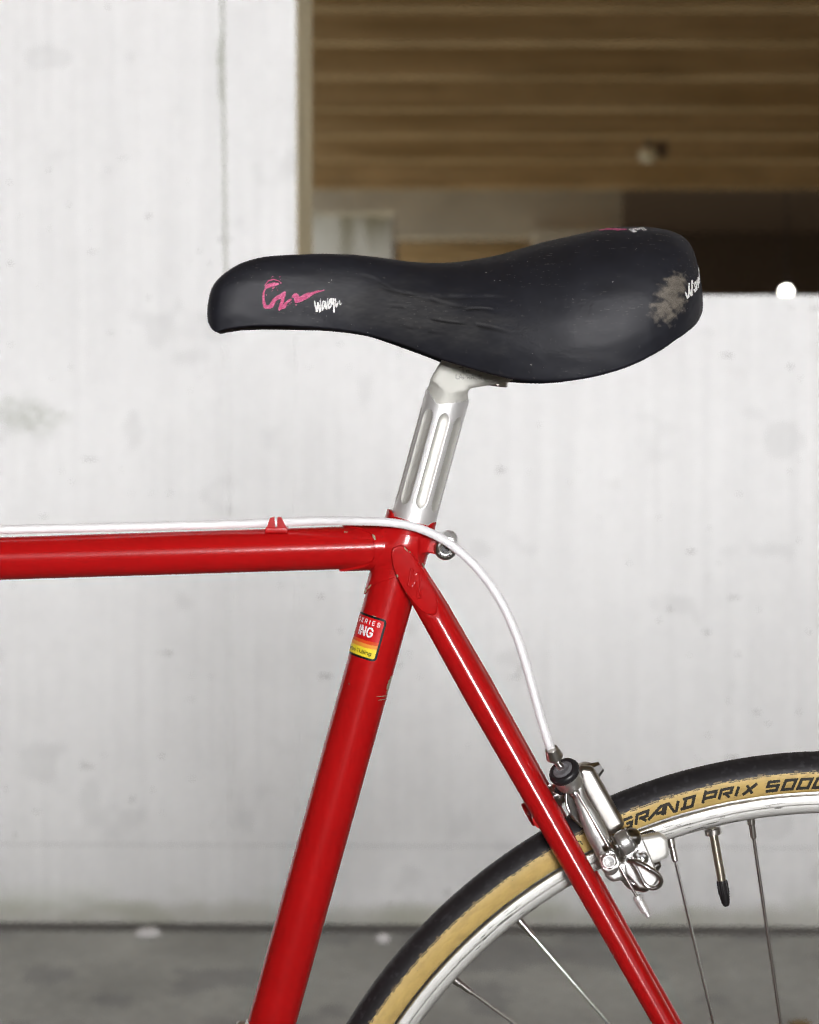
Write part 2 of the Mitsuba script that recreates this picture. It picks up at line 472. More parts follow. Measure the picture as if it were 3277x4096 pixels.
scene['brown_concrete'] = two({'type': 'principled', 'base_color': proc(brown_fn), 'roughness': 0.85, 'specular': 0.15})
scene['shade_beige_concrete'] = two({'type': 'principled', 'base_color': proc(lambda p, n, uv: mi.Color3f(.40, .35, .235) * (.75 + .5 * fbm(p.x * 8, p.y * 8, p.z * 5, 4))), 'roughness': 0.9, 'specular': 0.1})  # shade of the pillar's side face is put into this darker beige
scene['grey_concrete'] = two({'type': 'principled', 'base_color': proc(lambda p, n, uv: mi.Color3f(.66, .61, .50) * (.7 + .6 * fbm(p.x * 3, p.y * 3, p.z * 2.2, 4))), 'roughness': 0.85, 'specular': 0.2})
scene['stain_shade_column'] = two({'type': 'principled', 'base_color': proc(lambda p, n, uv: mix(mi.Color3f(.80, .79, .71), mi.Color3f(.30, .27, .17), smoothstep(1.80, 2.30, p.z + .9 * (fbm(p.x * 9, 1.0, p.z * 1.2, 4) - .5)))), 'roughness': 0.85})  # dark top: streak stains plus the header's shade, put into the colour
scene['groove_grime_shade'] = two({'type': 'principled', 'base_color': rgb(.40, .41, .37), 'roughness': 0.9, 'specular': 0.1})  # grey for the groove's grime and its shade together
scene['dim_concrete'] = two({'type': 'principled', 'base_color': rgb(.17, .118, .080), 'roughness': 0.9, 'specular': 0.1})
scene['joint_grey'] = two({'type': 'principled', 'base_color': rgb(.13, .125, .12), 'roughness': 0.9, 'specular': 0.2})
scene['asphalt_dark'] = two({'type': 'principled', 'base_color': rgb(.055, .052, .05), 'roughness': 0.9, 'specular': 0.2})

# floor, ceiling
FL = boxm(-14, 14, -9.0, FRONT - .030, -.2, 0.0)
add('floor', FL, 'floor_concrete', False)
tag('floor', 'stained grey concrete floor at the foot of the white wall', kind='structure')
add('ground', boxm(-60, 60, -60, 60, -.40, -.035), 'asphalt_dark', False)
tag('ground', 'dark asphalt ground under the garage', kind='structure')
add('ceiling', boxm(-3.5, 9, -6.5, FRONT, 3.50, 3.7), 'brown_concrete', False)
tag('ceiling', 'brown concrete ceiling slab over the parking deck', kind='structure')

add('added_side_wall', boxm(9.0, 9.3, -6.5, 21.5, -.03, 3.7), 'grey_concrete', False)  # out of view, added to keep sky light off from the right
add('added_side_wall_001', boxm(-3.8, -3.5, -8.0, FRONT - .02, -.03, 3.7), 'dim_concrete', False)  # out of view, added to block sky reflections from the left
tag('added_side_wall_001', 'unseen concrete wall added at the left to block sky light', 'wall')
tag('added_side_wall', 'unseen concrete wall added at the right to block sky light', 'wall')
add('added_parapet', boxm(-3.5, 9, -6.7, -6.5, -.03, 1.11), 'grey_concrete', False)  # out of view, added to cut low sky and darken the lower wall
tag('added_parapet', 'unseen concrete parapet added to shade the lower wall and block low sky', 'wall')
add('joint_shade_strip', bg(boxm(-5, 6, FRONT - .050, FRONT - .002, -.2, .004)), 'joint_grey', False)  # solid dark strip stands for the shadow in the joint
tag('joint_shade_strip', 'dark strip painted as the shadow in the joint between floor and wall', kind='structure')
# the white wall: parapet, pillar, proud panel with a chipped edge
PX = wallx(1187)
PT = wallz(1182)
add('concrete_wall__parapet', bg(boxm(-5, 6, FRONT, FRONT + .18, -.02, PT)), 'concrete_white', False)
add('concrete_wall__lintel', bg(boxm(PX - .01, 6, FRONT + .002, FRONT + .3, 2.9, 3.5)), 'concrete_white', False)
add('concrete_wall__pillar', bg(boxm(-1.6, PX, FRONT + .001, FRONT + .36, PT - .001, 3.5)), 'concrete_white', False)
add('concrete_wall__reveal', bg(boxm(PX, PX + .002, FRONT + .003, FRONT + .362, PT, 3.5)), 'shade_beige_concrete', False, label='side face of the pillar with its shade put into a beige colour')
zs = np.linspace(-.0, 3.5, 580)
straight = wallx(893) + (zs - 1.3) * -.008
edge = wallx(893) + (zs - 1.3) * -.008 + .0006 * (meshkit.fbm(np.c_[zs * 30, zs * 0, zs * 0], 4) - .5)
for zc_, r_ in ((wallz(190), .018), (wallz(245), .014), (wallz(325), .016), (wallz(375), .012)):
    edge -= .0055 * np.exp(-((zs - zc_) / r_) ** 2) * (0.5 + meshkit.noise(np.c_[zs * 90, zs * 0 + zc_, zs * 0]))
dep = np.interp(zs, [0, wallz(1500), wallz(900), 2.6], [.0010, .0012, .016, .022])
V, n_ = [], len(zs)
for x_, y_ in ((np.full(n_, -5.), FRONT - dep), (edge - .004, FRONT - dep), (edge, FRONT - dep * .6), (edge + .001, np.full(n_, FRONT + .004)), (np.full(n_, -5.), np.full(n_, FRONT + .004))):
    V.append(np.c_[x_, y_, zs])
V = np.stack(V, 1).reshape(-1, 3)
add('concrete_wall__panel', bg(tri(V, grid_faces(n_, 5))), 'concrete_white', 30, label='slightly proud panel with a chipped vertical edge')
V = []
for x_, y_ in ((straight + .0055, np.full(n_, FRONT + .004)), (straight + .0055, FRONT - dep * .6), (straight + .0065, FRONT - dep * .85), (np.full(n_, PX - .004), FRONT - dep * .85), (np.full(n_, PX - .0005), FRONT - dep * .5), (np.full(n_, PX - .0005), np.full(n_, FRONT + .004))):
    V.append(np.c_[x_, y_, zs])
V = np.stack(V, 1).reshape(-1, 3)
add('concrete_wall__panel', bg(tri(V, grid_faces(n_, 6))), 'concrete_white', 30)
V = np.stack([np.c_[x_, y_, zs] for x_, y_ in ((straight - .010, FRONT - dep * .35), (straight + .0065, FRONT - dep * .35), (straight + .0065, np.full(n_, FRONT + .003)), (straight - .010, np.full(n_, FRONT + .003)))], 1)[zs > wallz(1150)]
k_ = len(V)
add('concrete_wall__groove_grime_shade', bg(tri(V.reshape(-1, 3), grid_faces(k_, 4))), 'groove_grime_shade', 30)  # strip darkens the groove, grime and shade painted in
tag('concrete_wall', 'white concrete wall with pillar and low parapet behind the bicycle', 'wall')

# far room seen over the parapet: beams, columns, lamps
H = 1.30


def depth_at(py, z):
    d = ray(1638.5, py)
    return -D + d[1] * (z - ZC) / d[2]


for py in (-300, -125, 22, 164, 303, 432, 540, 640, 748):
    y = depth_at(py, ZC + H)
    b = boxm(-.9, 9, y, y + .16, ZC + H, ZC + H + .30)
    add('beam_ceiling__beam', b, 'brown_concrete', False)
YF = depth_at(790, ZC + H) + .15
add('beam_ceiling', boxm(-.9, 9, FRONT + .75, YF, ZC + H + .30, ZC + H + .5), 'brown_concrete', False)
tag('beam_ceiling', 'brown beamed ceiling of the room beyond the parapet', kind='structure')
add('back_floor', boxm(-14, 14, FRONT + .2, 23, -.2, -.01), 'concrete_white', False)
tag('back_floor', 'concrete floor of the room beyond the parapet', kind='structure')


def farx(u, y=None):
    return W(u * 1.8997, 900, YF if y is None else y)[0]


def farz(v, y=None):
    return W(1638.5, v * 1.8997, YF if y is None else y)[2]


add('far_wall__header', boxm(farx(832), farx(1310), YF, YF + .3, farz(500), ZC + H + .3), 'grey_concrete', False)
add('far_wall__header', boxm(farx(560), farx(832) - .002, YF + .001, YF + .3, farz(447), ZC + H + .3), 'grey_concrete', False)
add('far_wall__infill', boxm(farx(838), farx(1310), YF + .5, YF + .6, -.1, farz(498)), 'brown_concrete', False)
tag('far_wall', 'grey brown wall with a dark recess at the end of the beamed room', 'wall')
add('concrete_column', boxm(farx(560, YF + 1.5), farx(826, YF + 1.5), YF + 1.5, YF + 2.0, -.05, 3.2), 'stain_shade_column', False)
tag('concrete_column', 'pale concrete column seen just over the saddle nose', 'column')
add('concrete_column_001', boxm(farx(1122), farx(1300), YF - .25, YF - .01, -.05, farz(488)), 'grey_concrete', False)
tag('concrete_column_001', 'dim grey column partly hidden behind the saddle back', 'column')
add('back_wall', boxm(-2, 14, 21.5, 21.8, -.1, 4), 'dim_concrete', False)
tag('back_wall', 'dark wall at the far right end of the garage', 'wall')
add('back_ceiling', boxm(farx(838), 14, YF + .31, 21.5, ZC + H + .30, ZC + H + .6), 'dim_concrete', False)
tag('back_ceiling', 'dark ceiling at the far end of the garage', kind='structure')
# a pale dome lamp, unlit, under the beams; a lit lamp far off
yl = depth_at(618, ZC + H - .07)
c = W(1365 * 1.8997, 618, yl)
rl = 36 * (yl + D) / FOC
add('ceiling_lamp__globe', lathe(c + [0, 0, rl * .8], [0, 0, -1], [(0, rl * .4), (rl * .2, rl * .8), (rl * .75, rl), (rl * 1.3, rl * .9), (rl * 1.7, rl * .45), (rl * 1.8, .002)], 32), 'globe_glass')
scene['globe_glass'] = two({'type': 'principled', 'base_color': rgb(.9, .82, .6), 'roughness': 0.3, 'specular': 0.5})
add('ceiling_lamp__bracket', boxm(c[0] + rl * .7, c[0] + rl * 2.2, c[1], c[1] + .06, c[2] - .01, c[2] + .062), 'dim_concrete', False)
add('ceiling_lamp__stem', tube([c + [0, 0, rl * .7], c + [0, 0, .072]], .02, 12), 'dim_concrete')
tag('ceiling_lamp', 'unlit pale globe lamp under the brown beams', 'lamp')
c = W(1656 * 1.8997, 614 * 1.8997, 16.0)
sp = trimesh.creation.icosphere(3, .036); sp.apply_translation(c)
add('lit_lamp__bulb', sp, 'globe_glass', True, emitter={'type': 'area', 'radiance': rgb(1.0, .96, .82)})
add('lit_lamp__cord', tube([c + [0, 0, .03], c + [0, 0, ZC + H + .31 - c[2]]], .006, 8), 'black_plastic')
tag('lit_lamp', 'small glowing round lamp just above the parapet at the right', 'lamp')


# litter on the floor
def floor_at(px, py):
    d = ray(px, py)
    return CAM + d * (-ZC / d[2])


def scrap(c, sx, sy, h, seed):
    m = trimesh.creation.icosphere(3)
    m.vertices *= [sx, sy, h]
    m.vertices *= 1 + .5 * (meshkit.fbm(m.vertices / max(sx, sy) * 2.2 + seed, 3)[:, None] - .5)
    m.apply_translation(c + [0, 0, h * .8])
    return m


scene['paper_white'] = two({'type': 'principled', 'base_color': rgb(.75, .74, .74), 'roughness': 0.8})
scene['leaf_brown'] = two({'type': 'principled', 'base_color': rgb(.22, .15, .06), 'roughness': 0.7})
add('litter', scrap(floor_at(592, 3748), .020, .02, .008, 1), 'paper_white')
tag('litter', 'white scrap of litter on the floor left of the seat tube', 'litter')
add('litter_001', scrap(floor_at(1531, 3771), .012, .012, .008, 5), 'paper_white')
tag('litter_001', 'tiny pale scrap on the floor between seat tube and tyre', 'litter')
g = scrap(floor_at(3203, 4112), .016, .012, .006, 8)
add('dry_leaf', g, 'leaf_brown')
tag('dry_leaf', 'curled brown leaf on the floor at the bottom right', 'leaf')

# ================================================================== the bicycle
B = 'bicycle'
tag(B, 'red steel road bicycle with worn black saddle and tan sidewall tyre', 'bicycle')
A_ST = unit([.2763, 0, 1.0])                  # up the seat tube
P_ST = W(1545, 2438)
A_TT = unit([1.0, 0, .0311])                  # along the top tube to the rear
P_TT = W(900, 2206)
R_ST, R_TT, R_POST = .0143, .0127, .0133


def ax(px, py, y=0.0):
    """Distance along the seat tube axis of a photo point."""
    return float(np.dot(W(px, py, y) - P_ST, A_ST))


def cyl(p, a, s0, s1, r, n=72, m=2):
    return tube([p + a * s for s in np.linspace(s0, s1, m)], r, n, spline=False)


def sleeve(p, a, r, lo, hi, thick=.0016, n=144, m=14, bevel=.0005):
    """An open sleeve about an axis; lo and hi give its two edges by the angle from the near side."""
    a, u, v = frame(a)
    ang = np.arange(n) * 2 * np.pi / n - np.pi
    dirs = np.cos(ang)[:, None] * u + np.sin(ang)[:, None] * v
    lo, hi = (np.array([f(t) for t in ang]) for f in (lo, hi))
    rows = [(lo, r - thick), (lo, r - bevel), (lo + bevel, r)]
    rows += [(lo + (hi - lo) * t, r) for t in np.linspace(0.03, .97, m)]
    rows += [(hi - bevel, r), (hi, r - bevel), (hi, r - thick), (lo, r - thick)]
    V = np.vstack([p + s[:, None] * a + q * dirs for s, q in rows])
    return outward(tri(V, grid_faces(len(rows), n)))


# --- frame tubes
add(B + '__top_tube', cyl(P_TT, A_TT, -.26, .099, R_TT), 'red_paint')
add(B + '__seat_tube', cyl(P_ST, A_ST, -.42, .055, R_ST), 'red_paint')

# cable guide on the top tube: two horns with a slot
gz = lambda X, Y: W(900 + X / 2.156, 2000 + Y / 2.156)
for pts in ([(357, 262), (372, 232), (400, 150), (430, 145), (436, 216), (440, 262)], [(545, 262), (530, 225), (490, 145), (463, 145), (462, 216), (458, 262)]):
    pl = Polygon([(q[0], q[2]) for q in (gz(*t) for t in pts)]).buffer(.0002)
    e = trimesh.creation.extrude_polygon(pl, .0066, engine='earcut')
    e.vertices = np.c_[e.vertices[:, 0], e.vertices[:, 2] - .0100, e.vertices[:, 1]]
    e.fix_normals()
    add(B + '__top_tube__cable_guide', e, 'red_paint', 30)
bp = [gz(x, y) for x, y in ((357, 238), (545, 238), (552, 268), (350, 268))]
add(B + '__top_tube__guide_base', plate(bp, -.0104, .006, .0008), 'red_paint', 40)

# --- seat lug: blended body, sleeves with their scalloped edges, binder ear
BOLT = W(1781, 2190)
EAR0 = W(1690, 2170)


def seg_d(p, a, b):
    ab, ap = b - a, p - a
    t = min(1.0, max(0.0, float(np.dot(ap, ab) / np.dot(ab, ab))))
    q = ap - t * ab
    return math.sqrt(float(np.dot(q, q)))


s_top, s_bot = ax(1590, 2120), ax(1590, 2300)
XL = W(1506, 2190)[0]


def lug_sdf(x, y, z):
    px, pz = x - P_ST[0], z - P_ST[2]
    t = px * A_ST[0] + pz * A_ST[2]
    d1 = math.sqrt(max(0.0, (px - t * A_ST[0]) ** 2 + (pz - t * A_ST[2]) ** 2 + y * y)) - .0152
    d1 = max(d1, t - s_top, s_bot - t)
    qx, qz = x - P_TT[0], z - P_TT[2]
    t2 = qx * A_TT[0] + qz * A_TT[2]
    d2 = math.sqrt(max(0.0, (qx - t2 * A_TT[0]) ** 2 + (qz - t2 * A_TT[2]) ** 2 + y * y)) - .0137
    d2 = max(d2, XL - x, x - .004)
    k = .0042
    h = max(k - abs(d1 - d2), 0.0) / k
    d = min(d1, d2) - h * h * k * .25
    ex, ez = EAR0[0], EAR0[2]
    bx, bz = BOLT[0] - .0026 - ex, BOLT[2] + .0008 - ez
    u = min(1.0, max(0.0, ((x - ex) * bx + (z - ez) * bz) / (bx * bx + bz * bz)))
    d3 = max(math.hypot(x - ex - u * bx, z - ez - u * bz) - .0047, abs(y) - .0105)
    k = .003
    h = max(k - abs(d - d3), 0.0) / k
    return -(min(d, d3) - h * h * k * .25)


lug = from_manifold(Manifold.level_set(lug_sdf, [-.025, -.018, W(0, 2330)[2], .026, .018, W(0, 2060)[2]], .0008))
trimesh.smoothing.filter_taubin(lug, iterations=6)
add(B + '__seat_lug', lug, 'red_paint', 50)
tt0 = float(np.dot(W(1497, 2187) - P_TT, A_TT))


def tt_edge(t):
    # t: 0 near side, +-90 top or bottom
    s = math.sin(t)
    return tt0 - (.0182 if s > 0 else .0212) * abs(s) ** 5


_, uu, vv = frame(A_TT)
flip = 1 if vv[2] > 0 else -1
add(B + '__seat_lug__top_tube_sleeve', sleeve(P_TT, A_TT, .01395, lambda t: tt_edge(t * flip), lambda t: tt0 + .012), 'red_paint', 35)
st0 = ax(1588, 2306)
_, u2, v2 = frame(A_ST)
fl2 = 1 if v2[0] > 0 else -1
PXM = 1.478e-4


def st_low(t):
    s = math.sin(t)
    return st0 - PXM * (80 * (math.sqrt(s * s + .01) - .1) + 30 * abs(s) ** 14 * (1 if s * fl2 < 0 else 0))


def st_top(t):
    s = abs(math.sin(t))
    q = min(1, max(0, (s - .55) / .42))
    return ax(1590, 2050) - PXM * 30 + PXM * 34 * q * q * (3 - 2 * q) + PXM * 0


add(B + '__seat_lug__seat_tube_sleeve', sleeve(P_ST, A_ST, .01545, st_low, lambda t: s_bot + .003), 'red_paint', 35)
add(B + '__seat_lug__collar', sleeve(P_ST, A_ST, .0152, lambda t: s_top - .006, st_top, .0017), 'red_paint', 35)
# binder bolt
bolt = lathe(BOLT + [0, -.0165, 0], [0, 1, 0], [(0.0016, .0026), (.0016, .0032), (.0001, .0034), (0, .0046), (.0006, .0060), (.0018, .0066), (.0045, .0066), (.0052, .0058), (.033, .0058), (.034, .005)], 56)
add(B + '__seat_lug__binder_bolt', bolt, 'chrome', 30)
add(B + '__seat_lug__bolt_socket', lathe(BOLT + [0, -.0150, 0], [0, 1, 0], [(0, .0026), (.001, .0024)], sides=6), 'black_plastic', False)
kn = gear(BOLT + np.array([.0020, -.0085, .0052]), [0, 1, 0], .0050, .0054, .012, 26)
add(B + '__seat_lug__bolt_barrel', kn, 'chrome', 30)
ms = []
for k, chx in enumerate('SUGINO'):
    tm = meshkit.text_mesh(chx, .0013, .0003, True)
    tm.apply_translation([-tm.bounds[:, 0].mean(), 0, 0])
    th = math.radians(215 + k * 26)
    R = np.array([[math.cos(th + math.pi / 2), math.sin(th + math.pi / 2)], [-math.sin(th + math.pi / 2), math.cos(th + math.pi / 2)]])
    xz = tm.vertices[:, :2] @ R + np.array([math.cos(th), math.sin(th)]) * .0048
    tm.vertices = np.c_[BOLT[0] + xz[:, 0], BOLT[1] - .0163 - tm.vertices[:, 2], BOLT[2] + xz[:, 1]]
    tm.fix_normals()
    ms.append(tm)
add(B + '__seat_lug__bolt_lettering', trimesh.util.concatenate(ms), 'white_print', False)

# --- seat stays
ya = lambda py: -.0195 - (py - 2400) * (.0300 / 1700)


def stay_pts(sign):
    out = []
    for py in (2150, 2450, 2790, 3160, 3490, 4096, 4700):
        px = 1926 + (py - 2790) * .5625 + (4 if 3000 < py < 3600 else 0) * 0
        q = W(px, py, ya(py))
        out.append(q * [1, sign, 1])
    return np.array(out)


RS = [.0086, .0087, .0091, .00825, .0076, .0065, .0058]
sp_ = stay_pts(1)
st = tube(sp_, RS, 64, step=.004)
capT, capB = W(1575, 2190, -.0158), W(1745, 2462, -.0293)
along = unit(capB - capT)
side = unit(np.cross(along, [0, 1, 0]))
cn = unit(np.cross(along, side))
if cn[1] > 0:
    cn = -cn
stm = Manifold(m3.Mesh(np.asarray(st.vertices, np.float32), np.asarray(st.faces, np.uint32)))
cut = stm.trim_by_plane([float(x) for x in -cn], float(np.dot(-cn, capT + cn * -.0002)))
STAY_CUT = cut
def on_plane(px, py, p0, n):
    d = W(px, py) - CAM
    return CAM + d * (np.dot(p0 - CAM, n) / np.dot(d, n))


cz = lambda X, Y: (1350 + X / 3.136, 2000 + Y / 3.136)
cap_out = [(700, 610), (725, 592), (760, 580), (800, 575), (840, 585), (920, 655), (1000, 765), (1080, 893), (1160, 1030), (1215, 1130), (1245, 1215), (1260, 1300), (1255, 1380), (1238, 1425),
           (1205, 1447), (1150, 1442), (1060, 1392), (960, 1290), (870, 1178), (790, 1050), (730, 920), (695, 790), (684, 690), (688, 640)]
ccen = (capT + capB) / 2


def plane_uv(p):
    return np.array([np.dot(p - ccen, along), np.dot(p - ccen, side)])


cpoly = Polygon([plane_uv(on_plane(*cz(x, y), capT, cn)) for x, y in cap_out])


def smooth_ring(poly, n=160):
    ring = np.array(poly.exterior.coords)
    t = np.concatenate([[0], np.cumsum(np.linalg.norm(np.diff(ring, axis=0), axis=1))])
    return CubicSpline(t, ring, bc_type='periodic')(np.linspace(0, t[-1], n, endpoint=False))


cr = smooth_ring(cpoly)
cpoly = Polygon(cr)
ccp = np.array(cpoly.centroid.coords[0])
below = [plane_uv(sp_[i]) + np.array([0, q * RS[i] * 1.04]) for i in range(2, 7) for q in (-1, 1)]
below += [plane_uv(W(1926 + (2500 - 2790) * .5625, 2500, ya(2500))) + np.array([0, q * .0091]) for q in (-1, 1)]
stay_outline = shapely.MultiPoint([*cpoly.buffer(.0003).exterior.coords, *below]).convex_hull
e = trimesh.creation.extrude_polygon(stay_outline, .16, engine='earcut')
e.vertices = ccen + e.vertices[:, :1] * along + e.vertices[:, 1:2] * side + (e.vertices[:, 2:] - .0800) * cn
if e.volume < 0:
    e.invert()
prism = Manifold(m3.Mesh(np.asarray(e.vertices, np.float32), np.asarray(e.faces, np.uint32)))
stay = from_manifold(STAY_CUT ^ prism)
add(B + '__seat_stay', stay, 'red_paint', 25)
far = stay.copy(); far.vertices *= [1, -1, 1]; far.invert()
add(B + '__seat_stay_001', far, 'red_paint', 25)
rows = []
for h, ins in ((-.0022, .0006), (-.0004, .0), (.0006, .0), (.0011, .00045), (.0011, .0010), (.00085, .0018)):
    q = cr - ccp
    q = ccp + q * (1 - ins / np.linalg.norm(q, axis=1, keepdims=True))
    rows.append(ccen + q[:, :1] * along + q[:, 1:] * side + h * cn)
n_ = len(cr)
V = np.vstack(rows + [[ccen + ccp[0] * along + ccp[1] * side + .00075 * cn]])
F = np.vstack([grid_faces(len(rows), n_), np.stack([np.full(n_, len(rows) * n_), (len(rows) - 1) * n_ + np.arange(n_), (len(rows) - 1) * n_ + (np.arange(n_) + 1) % n_], -1)])
cap = tri(V, F)
if np.dot(cap.face_normals[-5], cn) < 0:
    cap.invert()
add(B + '__seat_stay__cap', cap, 'red_paint', 30, label='flat oval cap at the top of the seat stay')
# the embossed zigzag S on the cap: raised outline
em = [(928, 858), (888, 1072), (935, 1092), (990, 1015), (1005, 1225), (1058, 1232), (1030, 1160), (1045, 935), (1010, 915), (955, 970), (965, 880)]
emp = Polygon([plane_uv(on_plane(*cz(x, y), capT + .0005 * cn, cn)) for x, y in em]).buffer(.0005, join_style='round').buffer(-.0005)
ep = np.array([emp.exterior.interpolate(t, normalized=True).coords[0] for t in np.linspace(0, 1, 160)])
e = tube([ccen + q[0] * along + q[1] * side + .00062 * cn for q in ep], .00062, 12, spline=False)
add(B + '__seat_stay__emblem', e, 'red_paint', 30, label='embossed zigzag letter S outline')

# stay bridge with its brake boss
br = W(2160, 3235)
pv = unit([.87, 0, .49])                      # the brake's pivot bolt runs this way (to the rear and up)
add(B + '__brake_bridge', lathe(br + [0, -.036, 0], [0, 1, 0], [(0, .0062), (.072, .0062)], 40), 'red_paint')
add(B + '__brake_bridge__boss', lathe(W(2108, 3262) , pv, [(0, .0070), (.0004, .0076), (.004, .0076), (.012, .0062), (.019, .0062)], 40), 'red_paint', 30)

# clamp at the bottom of the seat tube, just entering the frame
add(B + '__seat_tube__clamp_band', sleeve(P_ST, A_ST, .0152, lambda t: ax(1090, 4172), lambda t: ax(1090, 4108), .0009), 'chrome', 30)
add(B + '__seat_tube__clamp_bolt', lathe(W(966, 4118, -.004), unit([.3, 0, 1]), [(0, .004), (.003, .004), (.0042, .003)], 24), 'chrome', 30)

# --- sticker on the seat tube, rolled round it
def sticker():
    a, u, v = frame(A_ST)
    L, Wd = .0258, .031                       # height along the tube and width round it
    s1, ph = ax(1549, 2481, -.0143), math.radians(9)

    def put(poly, h, col):
        vv_, ff = flat(poly, .0012)
        th = ph + vv_[:, 0] / R_ST
        p = P_ST + (s1 - L + vv_[:, 1])[:, None] * a + (R_ST + h) * (np.cos(th)[:, None] * u + np.sin(th)[:, None] * (v * fl2))
        n = np.cross(p[ff[:, 1]] - p[ff[:, 0]], p[ff[:, 2]] - p[ff[:, 0]])
        c = p[ff].mean(1) - P_ST
        c = c - (c @ a)[:, None] * a
        bad = (n * c).sum(1) < 0
        ff[bad] = ff[bad][:, ::-1]
        return p, ff, np.tile(col, (len(p), 1))

    rr = lambda x0, x1, y0, y1, r: sbox(x0 + r, y0 + r, x1 - r, y1 - r).buffer(r)
    inner = rr(-Wd + .0013, -.0013, .0013, L - .0013, .0014)
    wave = lambda z: Polygon([(-Wd, 0)] + [(-Wd + t * Wd, z + .0026 * (1 - t) * .0 + .0019 * math.exp(-((1 - t) / .16) ** 2) * 0 + .0013 * (math.exp(-(1 - t) / .10))) for t in np.linspace(0, 1, 50)] + [(0, 0)])
    parts = [put(rr(-Wd, 0, 0, L, .0026), .00008, (.008, .008, .009)), put(inner, .00014, (.62, .010, .012)),
             put(inner & wave(.0108), .00020, (.80, .085, .018)), put(inner & wave(.0089), .00026, (.88, .33, .05)), put(inner & wave(.0066), .00032, (.92, .74, .04))]
    def txt(t, h, x, y, bold, sx, col, extra=0.0):
        w_ = word(t, h, bold)
        w_ = affinity.scale(w_, sx, 1, origin=(0, 0))
        if extra:
            w_ = w_.buffer(extra)
        b = w_.bounds
        return put(affinity.translate(w_, x - b[2], y), .00040, col)
    wht = (.86, .86, .86)
    x = -.0031
    for chx in 'SEIRES':                      # SERIES from its last letter back, widely spaced
        w_ = affinity.scale(word(chx, .0027, True), .95, 1, origin=(0, 0))
        b = w_.bounds
        parts.append(put(affinity.translate(w_, x - b[2], .0204), .00040, wht))
        x -= (b[2] - b[0]) + .00135
    parts.append(txt('ING', .0056, -.0060, .0132, True, .80, wht, .00010))
    parts.append(txt('Butted Tubing', .0020, -.0038, .0030, False, 1.12, (.02, .02, .01), .00007))
    V, F, C, k = [], [], [], 0
    for p, f, c_ in parts:
        V.append(p); F.append(f + k); C.append(c_); k += len(p)
    return tri(np.vstack(V), np.vstack(F)), np.vstack(C)


sm, scol = sticker()
add(B + '__seat_tube__sticker', sm, 'vertex_print', False, label='black bordered tubing sticker in red, orange and yellow', color=scol)

# --- seat post
A_P = unit(W(1784.5, 1602) - W(1656, 2070))
P_P = W(1656, 2070)


def post_uv(px, py):
    q = W(px, py, -.010) - P_P
    _, u, v = frame(A_P)
    vv_ = v if v[0] > 0 else -v
    return np.dot(q, vv_), np.dot(q, A_P)


pts = np.array([post_uv(*p) for p in ((1703.5, 1550), (1717.8, 1570), (1733.5, 1596), (1746.5, 1613), (1767.4, 1617), (1796, 1614.4), (1835, 1608), (1877, 1599.6))])
pts[:, 0] = np.clip(pts[:, 0] / R_POST, -1, 1)
o = np.argsort(pts[:, 0])
top_fn = lambda q: np.interp(q, pts[o, 0], pts[o, 1])
fz = lambda X, Y: (1400 + X / 2.156, 1400 + Y / 2.156)
f2t, f2b = post_uv(*fz(817, 580)), post_uv(*fz(620, 1335))
n_, m_ = 360, 300
ang = np.arange(n_) * 2 * np.pi / n_ - np.pi
_, u, v = frame(A_P)
v = v if v[0] > 0 else -v
hi = top_fn(np.clip(np.sin(ang), -1, 1))
lo = -.018
t = np.linspace(0, 1, m_)
s = lo + (hi[None] - lo) * t[:, None]
r = np.full((m_, n_), R_POST)
phi0 = math.radians(7)
for k in range(8):
    dphi = (ang[None] - (phi0 + k * math.radians(45)) + np.pi) % (2 * np.pi) - np.pi
    uu_ = dphi * R_POST
    c0, c1 = f2b[1] + .0032, f2t[1] - .0032
    ds = s - np.clip(s, c0, c1)
    rr_ = np.sqrt(uu_ ** 2 + (ds * .62) ** 2)
    q = np.clip(rr_ / .0036, 0, 1)
    r = r - .0013 * np.where(rr_ < .0036, (1 - q ** 2.6), 0)
V = (P_P + s[..., None] * A_P + r[..., None] * (np.cos(ang)[None, :, None] * u + np.sin(ang)[None, :, None] * v)).reshape(-1, 3)
F = grid_faces(m_, n_)
flute_of = np.full((m_, n_), -1)
for k in range(8):
    dphi = (ang[None] - (phi0 + k * math.radians(45)) + np.pi) % (2 * np.pi) - np.pi
    ds = s - np.clip(s, f2b[1] + .0032, f2t[1] - .0032)
    flute_of[np.sqrt((dphi * R_POST) ** 2 + (ds * .62) ** 2) < .00355] = k
ff = flute_of.reshape(-1)[F]
infl = (ff[:, 0] >= 0) & (ff[:, 1] >= 0) & (ff[:, 2] >= 0)
F_all, F = F, F[~infl]
post = outward(tri(np.vstack([V, P_P + A_P * lo, P_P + A_P * float(hi.min())]), np.vstack([F, [[m_ * n_, (j + 1) % n_, j] for j in range(n_)], [[m_ * n_ + 1, (m_ - 1) * n_ + j, (m_ - 1) * n_ + (j + 1) % n_] for j in range(n_)]])))
full_post = tri(V, F_all)
add(B + '__seat_post', post, 'polished_alu', 30)
for k in range(8):
    fk = F_all[infl & (ff[:, 0] == k)]
    used = np.unique(fk)
    back = np.zeros(len(V), int); back[used] = np.arange(len(used))
    add(B + '__seat_post__flute', tri(V[used], back[fk] if np.dot(np.cross(V[fk[0, 1]] - V[fk[0, 0]], V[fk[0, 2]] - V[fk[0, 0]]), V[fk[0, 0]] - P_P - np.dot(V[fk[0, 0]] - P_P, A_P) * A_P) > 0 else back[fk][:, ::-1]), 'flute_alu', True)
